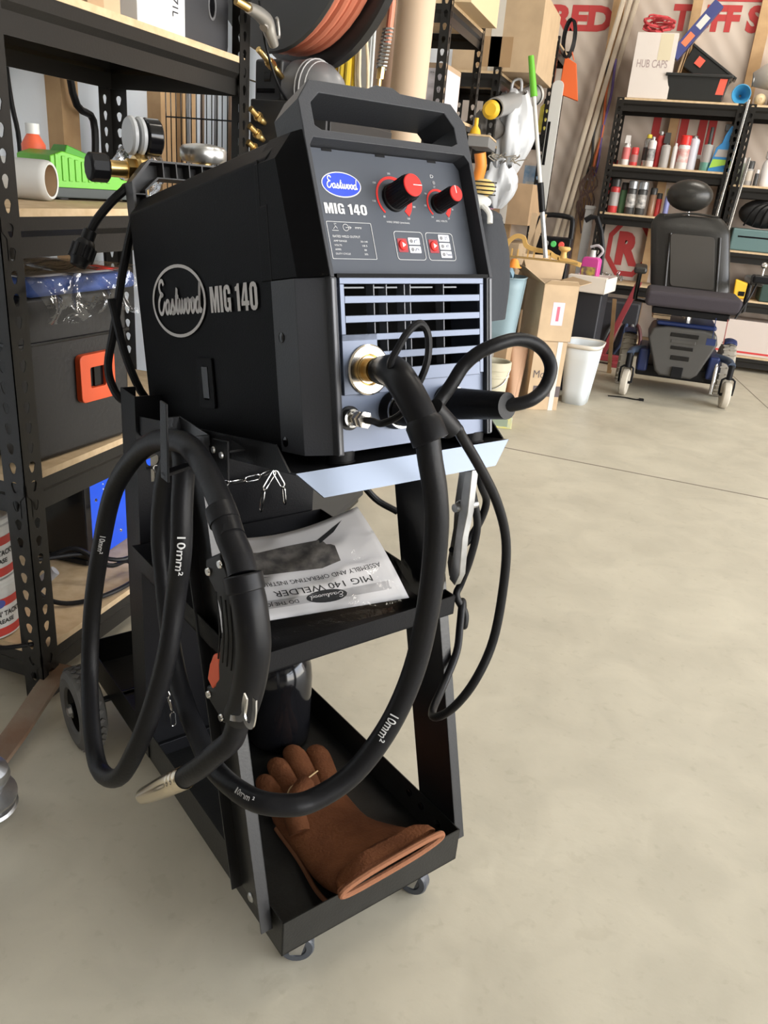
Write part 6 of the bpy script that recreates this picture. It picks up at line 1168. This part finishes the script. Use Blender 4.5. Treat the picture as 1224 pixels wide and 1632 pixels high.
# ================================================================== POWER WHEELCHAIR
PW=thing('power_wheelchair','black power wheelchair with a headrest and blue trim facing the room','wheelchair',(.205,5.05,0),.02)
VIN=mat('black_vinyl',(.022,.021,.019),.32,bump=.15,bscale=120); FAB=mat('purple_grey_fabric',(.040,.033,.040),.85,bump=.3,bscale=200); TYR=mat('grey_tyre',(.30,.27,.22),.75); SHR=mat('shroud_grey',(.065,.062,.058),.4); BLT=mat('chair_blue',(.016,.028,.10),.35)
def wp(b,nm,m,**k): return b.build(nm,m,PW,**k)
# back rest, padded
b=MB(); 
def pad(w0,w1,h,dp,z0,lean,xo,cx0):
    def f(u,v):
        a=2*PI*u; k=v
        w=(w0+(w1-w0)*k); s=sq(a,.55)
        e=1-max(0,(k-.82)/.18)**2*.22-max(0,(.10-k)/.10)**2*.15
        return Vector((cx0+xo*k+w/2*e*s[0],lean*k+dp/2*s[1]*(1-.25*max(0,(k-.85)/.15)),z0+h*k))
    return f
b.grid(pad(.44,.43,.42,.10,.56,.07,-.085,-.005),60,20); V=[b.v((-.005+.16*sq(2*PI*i/60,.55)[0],.045*sq(2*PI*i/60,.55)[1],.562)) for i in range(60)]; 
b._f(V); V=[b.v((-.09+.165*sq(2*PI*i/60,.55)[0],.07+.036*sq(2*PI*i/60,.55)[1],.983)) for i in range(60)]; b._f(V)
wp(b,'backrest',VIN,sharp=80)
b=MB(); b.prism(rrect(-.12,0,.12,.28,.02,4),(-.005,-.052,.60),(1,0,0),(-.19,.14,1),.006); wp(b,'back_panel',mat('vinyl_matte',(.045,.04,.034),.6),bev=.003)
b=MB(); b.tube([(-.145,-.045,.57),(-.165,-.02,.75),(-.175,.0,.88)],.008,8,4); b.tube([(.135,-.045,.57),(.11,-.02,.75),(.09,.0,.88)],.008,8,4); b.tube([(-.23,.0,.97),(-.09,.01,.992),(.06,.0,.985)],.006,8,4); wp(b,'seam_piping',VIN)
b=MB(); b.sph((-.115,.06,1.085),.125,28,(1.0,.62,.68)); wp(b,'headrest',VIN); b=MB(); b.cyl((-.10,.08,.95),(-.11,.09,1.06),.012,n=12); wp(b,'headrest_post',CHR)
# seat cushion
b=MB(); b.box((-.245,-.42,.515),(.245,-.02,.595)); wp(b,'seat_cushion',FAB,bev=.022,seg=4)
b=MB(); b.box((-.20,-.38,.475),(.20,.03,.512)); wp(b,'seat_pan',PLAS,bev=.008)
# arm rests
for s_ in (-1,1):
    b=MB(); b.box((s_*.30-.035,-.30,.665),(s_*.30+.035,.02,.70)); ar=wp(b,'armrest',VIN,bev=.014,seg=3); b=MB(); b.cyl((s_*.30,.0,.50),(s_*.30,-.02,.665),.013,n=10); b.cyl((s_*.30,0,.50),(s_*.18,0,.49),.012,n=10); b.build('armrest_bracket',GLOSS,ar)
b=MB(); b.box((.262,-.40,.685),(.35,-.29,.725)); jc=wp(b,'joystick_box',PLAS,bev=.012,seg=3); b=MB(); b.cyl((.306,-.35,.72),(.306,-.35,.765),.006,n=10); b.sph((.306,-.35,.775),.016,14); b.build('joystick',CHR,jc)
b=MB(); b.tube([(.29,-.36,.69),(.27,-.40,.62),(.22,-.42,.50)],.005,8,4); wp(b,'control_cable',RUB)
# base shroud
b=MB(); b.prism([(-.19,.335),(-.175,.39),(-.10,.405),(.10,.405),(.165,.39),(.18,.335),(.11,.155),(.08,.13),(-.09,.13),(-.12,.155)],(.0,-.30,0),(1,0,0),(0,0,1),.34); wp(b,'base_shroud',SHR,bev=.015,seg=3)
b=MB(); b.box((-.16,-.28,.405),(.16,.1,.43)); wp(b,'shroud_top',BLT,bev=.02,seg=3)
for i,(z,h,w_) in enumerate(((.365,.022,.15),(.33,.020,.13),(.295,.020,.12),(.24,.026,.10))):
    b=MB(); b.box((-w_/2+.0,-.304,z-h/2),(w_/2+.0,-.298,z+h/2)); wp(b,'shroud_vent',GLOSS if i!=1 else SHR,bev=.003)
b=MB(); b.box((-.03,-.315,.13),(.03,-.29,.19)); wp(b,'front_latch',PLAS,bev=.003)
b=MB(); b.cyl((.0,-.10,.42),(0,-.10,.49),.03,n=16); wp(b,'seat_post',CHR)
b=MB(); b.box((-.22,-.20,.10),(.22,.20,.17)); wp(b,'chassis',PLAS,bev=.01)
for s_ in (-1,1):
    b=MB(); b.box((s_*.19-.03,-.24,.13),(s_*.19+.03,.10,.26)); wp(b,'side_panel',BLT,bev=.015,seg=3)
def wheel(x,y,R,w_,tread,nm,m,yaw=0):
    b=MB(); ax=Vector((math.cos(yaw),math.sin(yaw),0)); o=Vector((x,y,R))
    b.lathe([(R*.5,-w_*.40),(R*.86,-w_*.5),(R*.98,-w_*.34),(R,-w_*.12),(R,w_*.12),(R*.98,w_*.34),(R*.86,w_*.5),(R*.5,w_*.40)],o,ax,36,cap=True)
    if tread:
        v=Vector((0,0,1)); f=ax.cross(v)
        for i in range(26):
            a=2*PI*i/26; u=f*math.cos(a)+v*math.sin(a); t_=-f*math.sin(a)+v*math.cos(a)
            for sg in (-1,1):
                M_=o+u*(R*.995)+ax*(sg*w_*.22)
                b.hexa([M_-ax*w_*.2-t_*.006,M_+ax*w_*.2-t_*.002*sg,M_+ax*w_*.2+t_*.006,M_-ax*w_*.2+t_*.002,M_-ax*w_*.2-t_*.006+u*.006,M_+ax*w_*.2-t_*.002*sg+u*.006,M_+ax*w_*.2+t_*.006+u*.006,M_-ax*w_*.2+t_*.002+u*.006])
    return wp(b,nm,m,sharp=30)
wheel(-.285,.01,.155,.085,True,'drive_wheel',TYR); wheel(.275,.04,.155,.085,True,'drive_wheel',TYR)
for (x,y,yaw) in ((-.268,-.335,-.12),(.278,-.305,.05)):
    w_=wheel(x,y,.074,.042,False,'front_caster',mat('caster_cream',(.50,.45,.37),.6),yaw)
    b=MB(); b.cyl((x-.032,y,.074),(x+.032,y,.074),.008,n=10); b.tube([(x-.034,y,.074),(x-.034,y,.155),(x,y,.165),(x+.034,y,.155),(x+.034,y,.074)],.006,8,2); b.cyl((x,y,.16),(x,y,.24),.016,n=14); b.build('caster_fork',PLAS,w_)
    b=MB(); b.tube([(x,y,.235),(x*.95,y+.10,.245),(x*.72,y+.16,.25)],.020,12,4); wp(b,'caster_arm',mat('arm_blue_grey',(.06,.08,.12),.35))
for (x,y) in ((-.285,.01),(.275,.04)):
    b=MB(); b.grid(lambda u,v:Vector((x-.035+.07*u,y+.168*math.cos(PI*(.50+.14*v)),.155+.172*math.sin(PI*(.50+.14*v))+.01*math.sin(PI*u))),6,10); wp(b,'wheel_guard',BLT,solid=.006,sharp=80)
b=MB(); b.cyl((.205,-.28,.06),(.205,-.22,.25),.012,n=12); wp(b,'anti_tip_spring',CHR)
for x,l in ((.13,.11),(.19,.13)):
    b=MB(); b.cyl((x,-.40,.49),(x+.005,-.40,.49-l),.0025,n=6); 
    if x<.15: b.box((x-.022,-.405,.49-l-.035),(x+.026,-.395,.49-l))
    wp(b,'hanging_tag',BLT if x<.15 else mat('cord_red2',(.3,.08,.07),.6))
t=thing('cardboard_scrap','brown cardboard scrap lying across the seat frame of the power chair','cardboard',(.075,4.86,.432),.1); MB().box((-.055,-.04,0),(.04,.04,.04)).build('scrap_body',CARDL,t,bev=.003); MB().box((-.056,-.041,.018),(.041,.041,.022)).build('scrap_band',GLOSS,t)
# ================================================================== ROOM
def struct(o): o['kind']='structure'; return o
fm=mat('concrete_floor',(.50,.44,.345),.5)
nt=fm.node_tree; B_=nt.nodes['Principled BSDF']; N=nt.nodes.new; Lk=nt.links.new
tc=N('ShaderNodeTexCoord')
def noise(sc,det,dist=0):
    n=N('ShaderNodeTexNoise'); n.inputs['Scale'].default_value=sc; n.inputs['Detail'].default_value=det; n.inputs['Distortion'].default_value=dist; Lk(tc.outputs['Object'],n.inputs['Vector']); return n
def ramp(src,a,b,ca,cb):
    r=N('ShaderNodeValToRGB'); r.color_ramp.elements[0].position=a; r.color_ramp.elements[1].position=b; r.color_ramp.elements[0].color=(*ca,1); r.color_ramp.elements[1].color=(*cb,1); Lk(src,r.inputs[0]); return r.outputs[0]
def mixc(f,a,b,mode='MIX'):
    m=N('ShaderNodeMix'); m.data_type='RGBA'; m.blend_type=mode
    if isinstance(f,float): m.inputs[0].default_value=f
    else: Lk(f,m.inputs[0])
    Lk(a,m.inputs[6]); Lk(b,m.inputs[7]); return m.outputs[2]
c1=ramp(noise(1.3,6,.6).outputs['Fac'],.35,.68,(.455,.412,.322),(.545,.497,.39))
c2=ramp(noise(7,8,.8).outputs['Fac'],.35,.75,(.90,.90,.89),(1.05,1.05,1.04))
c3=ramp(noise(45,4).outputs['Fac'],.28,.40,(.72,.70,.66),(1,1,1))
c4=ramp(noise(16,5,1).outputs['Fac'],.30,.36,(.70,.68,.64),(1,1,1))
c=mixc(1.0,c1,c2,'MULTIPLY'); c=mixc(.28,c,c3,'MULTIPLY'); c=mixc(.22,c,c4,'MULTIPLY'); Lk(c,B_.inputs['Base Color'])
rr=N('ShaderNodeMapRange'); rr.inputs[3].default_value=.32; rr.inputs[4].default_value=.62; Lk(noise(5,5).outputs['Fac'],rr.inputs[0]); Lk(rr.outputs[0],B_.inputs['Roughness'])
bp=N('ShaderNodeBump'); bp.inputs['Strength'].default_value=.25; bp.inputs['Distance'].default_value=.003; Lk(noise(30,6).outputs['Fac'],bp.inputs['Height']); Lk(bp.outputs[0],B_.inputs['Normal'])
struct(MB().box((-1.7,-9,-.1),(9,6.5,0)).build('floor',fm))
JM=mat('joint_dark',(.20,.17,.13),.9)
b=MB()
for (p,q,w) in (((-1.6,3.36),(5,2.905),.010),((.55,6.3),(1.9,-3),.006)):
    p=Vector((*p,0));q=Vector((*q,0)); d=(q-p).normalized(); s=Vector((-d.y,d.x,0))*w/2
    b.hexa([p-s,q-s,q+s,p+s,p-s+cz*.0006,q-s+cz*.0006,q+s+cz*.0006,p+s+cz*.0006])
struct(b.build('trim_1',JM))
# left wall of painted board, bare studs in front of it
wl=mat('white_board',(.70,.76,.84),.7,noise=.08,nscale=3)
struct(MB().box((-1.75,.2,0),(-1.65,6.5,3.2)).build('wall_left',wl))
struct(MB().box((-1.75,-4,0),(-1.65,.2,3.2)).build('wall_near',mat('wall_shade_dark',(.16,.15,.14),.9)))  # unseen stretch of wall, coloured dark to stand in for the shaded shop
# back wall: house wrap with slanting creases
wm=mat('house_wrap',(.56,.47,.42),.7); nt=wm.node_tree; B_=nt.nodes['Principled BSDF']; N=nt.nodes.new; Lk=nt.links.new; tc=N('ShaderNodeTexCoord')
mp=N('ShaderNodeMapping'); mp.inputs['Rotation'].default_value=(0,math.radians(38),0); Lk(tc.outputs['Object'],mp.inputs[0])
wv=N('ShaderNodeTexWave'); wv.bands_direction='X'; wv.inputs['Scale'].default_value=3.2; wv.inputs['Distortion'].default_value=.6; Lk(mp.outputs[0],wv.inputs[0])
r=N('ShaderNodeValToRGB'); r.color_ramp.elements[0].color=(.55,.465,.40,1); r.color_ramp.elements[1].color=(.61,.525,.46,1); Lk(wv.outputs['Fac'],r.inputs[0]); Lk(r.outputs[0],B_.inputs['Base Color'])
bp=N('ShaderNodeBump'); bp.inputs['Strength'].default_value=.35; bp.inputs['Distance'].default_value=.012; Lk(wv.outputs['Fac'],bp.inputs['Height']); Lk(bp.outputs[0],B_.inputs['Normal'])
struct(MB().box((-1.75,6.42,0),(9,6.52,3.2)).build('wall_back',wm))
struct(MB().box((-1.75,-4.1,3.2),(5.1,6.52,3.3)).build('ceiling',mat('ceiling_white',(.55,.53,.50),.8)))
# right wall with the wide open doorway
rm=mat('wall_paint',(.50,.47,.43),.8)
struct(MB().box((4.0,4.8,0),(4.1,6.5,3.2)).box((4.0,-3.0,3.0),(4.1,4.8,3.2)).box((4.0,-4,0),(4.1,-3.0,3.2)).build('wall_right',rm))
struct(MB().box((-1.75,-4.1,0),(4.6,-4,3.2)).build('wall_front',mat('wall_shade_dark',(.16,.15,.14),.9)))  # dark colour here keeps reflections on the welder side black
# ------------------------------------------------------------------ light
w=bpy.data.worlds.new('world'); bpy.context.scene.world=w; w.use_nodes=True; nt=w.node_tree; bg=nt.nodes['Background']
tc=nt.nodes.new('ShaderNodeTexCoord'); sx=nt.nodes.new('ShaderNodeSeparateXYZ'); nt.links.new(tc.outputs['Generated'],sx.inputs[0])
r=nt.nodes.new('ShaderNodeValToRGB'); e=r.color_ramp.elements; e[0].position=.45; e[0].color=(.55,.50,.42,1); e[1].position=.52; e[1].color=(1,.95,.87,1); x=e.new(.8); x.color=(.68,.80,1,1)
mr=nt.nodes.new('ShaderNodeMapRange'); mr.inputs[1].default_value=-1; mr.inputs[2].default_value=1; nt.links.new(sx.outputs['Z'],mr.inputs[0]); nt.links.new(mr.outputs[0],r.inputs[0]); nt.links.new(r.outputs[0],bg.inputs['Color']); bg.inputs['Strength'].default_value=9.0
def portal(loc,rot,sx_,sy_):
    l=bpy.data.lights.new('doorway_portal','AREA'); l.shape='RECTANGLE'; l.size=sx_; l.size_y=sy_; l.cycles.is_portal=True
    o=bpy.data.objects.new('doorway_portal',l); C.objects.link(o); o.location=loc; o.rotation_euler=rot
portal((3.99,.9,1.5),(0,PI/2,0),3.0,7.8)
# added overhead fill lights, standing for no lamp in view
def add_fill(x,y,pw,col=(1,.93,.82)):
    l=bpy.data.lights.new('ceiling_fill','AREA'); l.shape='RECTANGLE'; l.size=1.2; l.size_y=.3; l.energy=pw; l.color=col
    o=bpy.data.objects.new('ceiling_fill',l); C.objects.link(o); o.location=(x,y,3.15)
add_fill(.8,5.0,30); add_fill(.5,1.8,18)
s=bpy.context.scene; s.view_settings.view_transform='Standard'; s.view_settings.look='None'; s.view_settings.gamma=1; s.view_settings.exposure=.42
s.cycles.use_denoising=True if hasattr(s,'cycles') else None
s.cycles.max_bounces=8; s.cycles.transparent_max_bounces=12
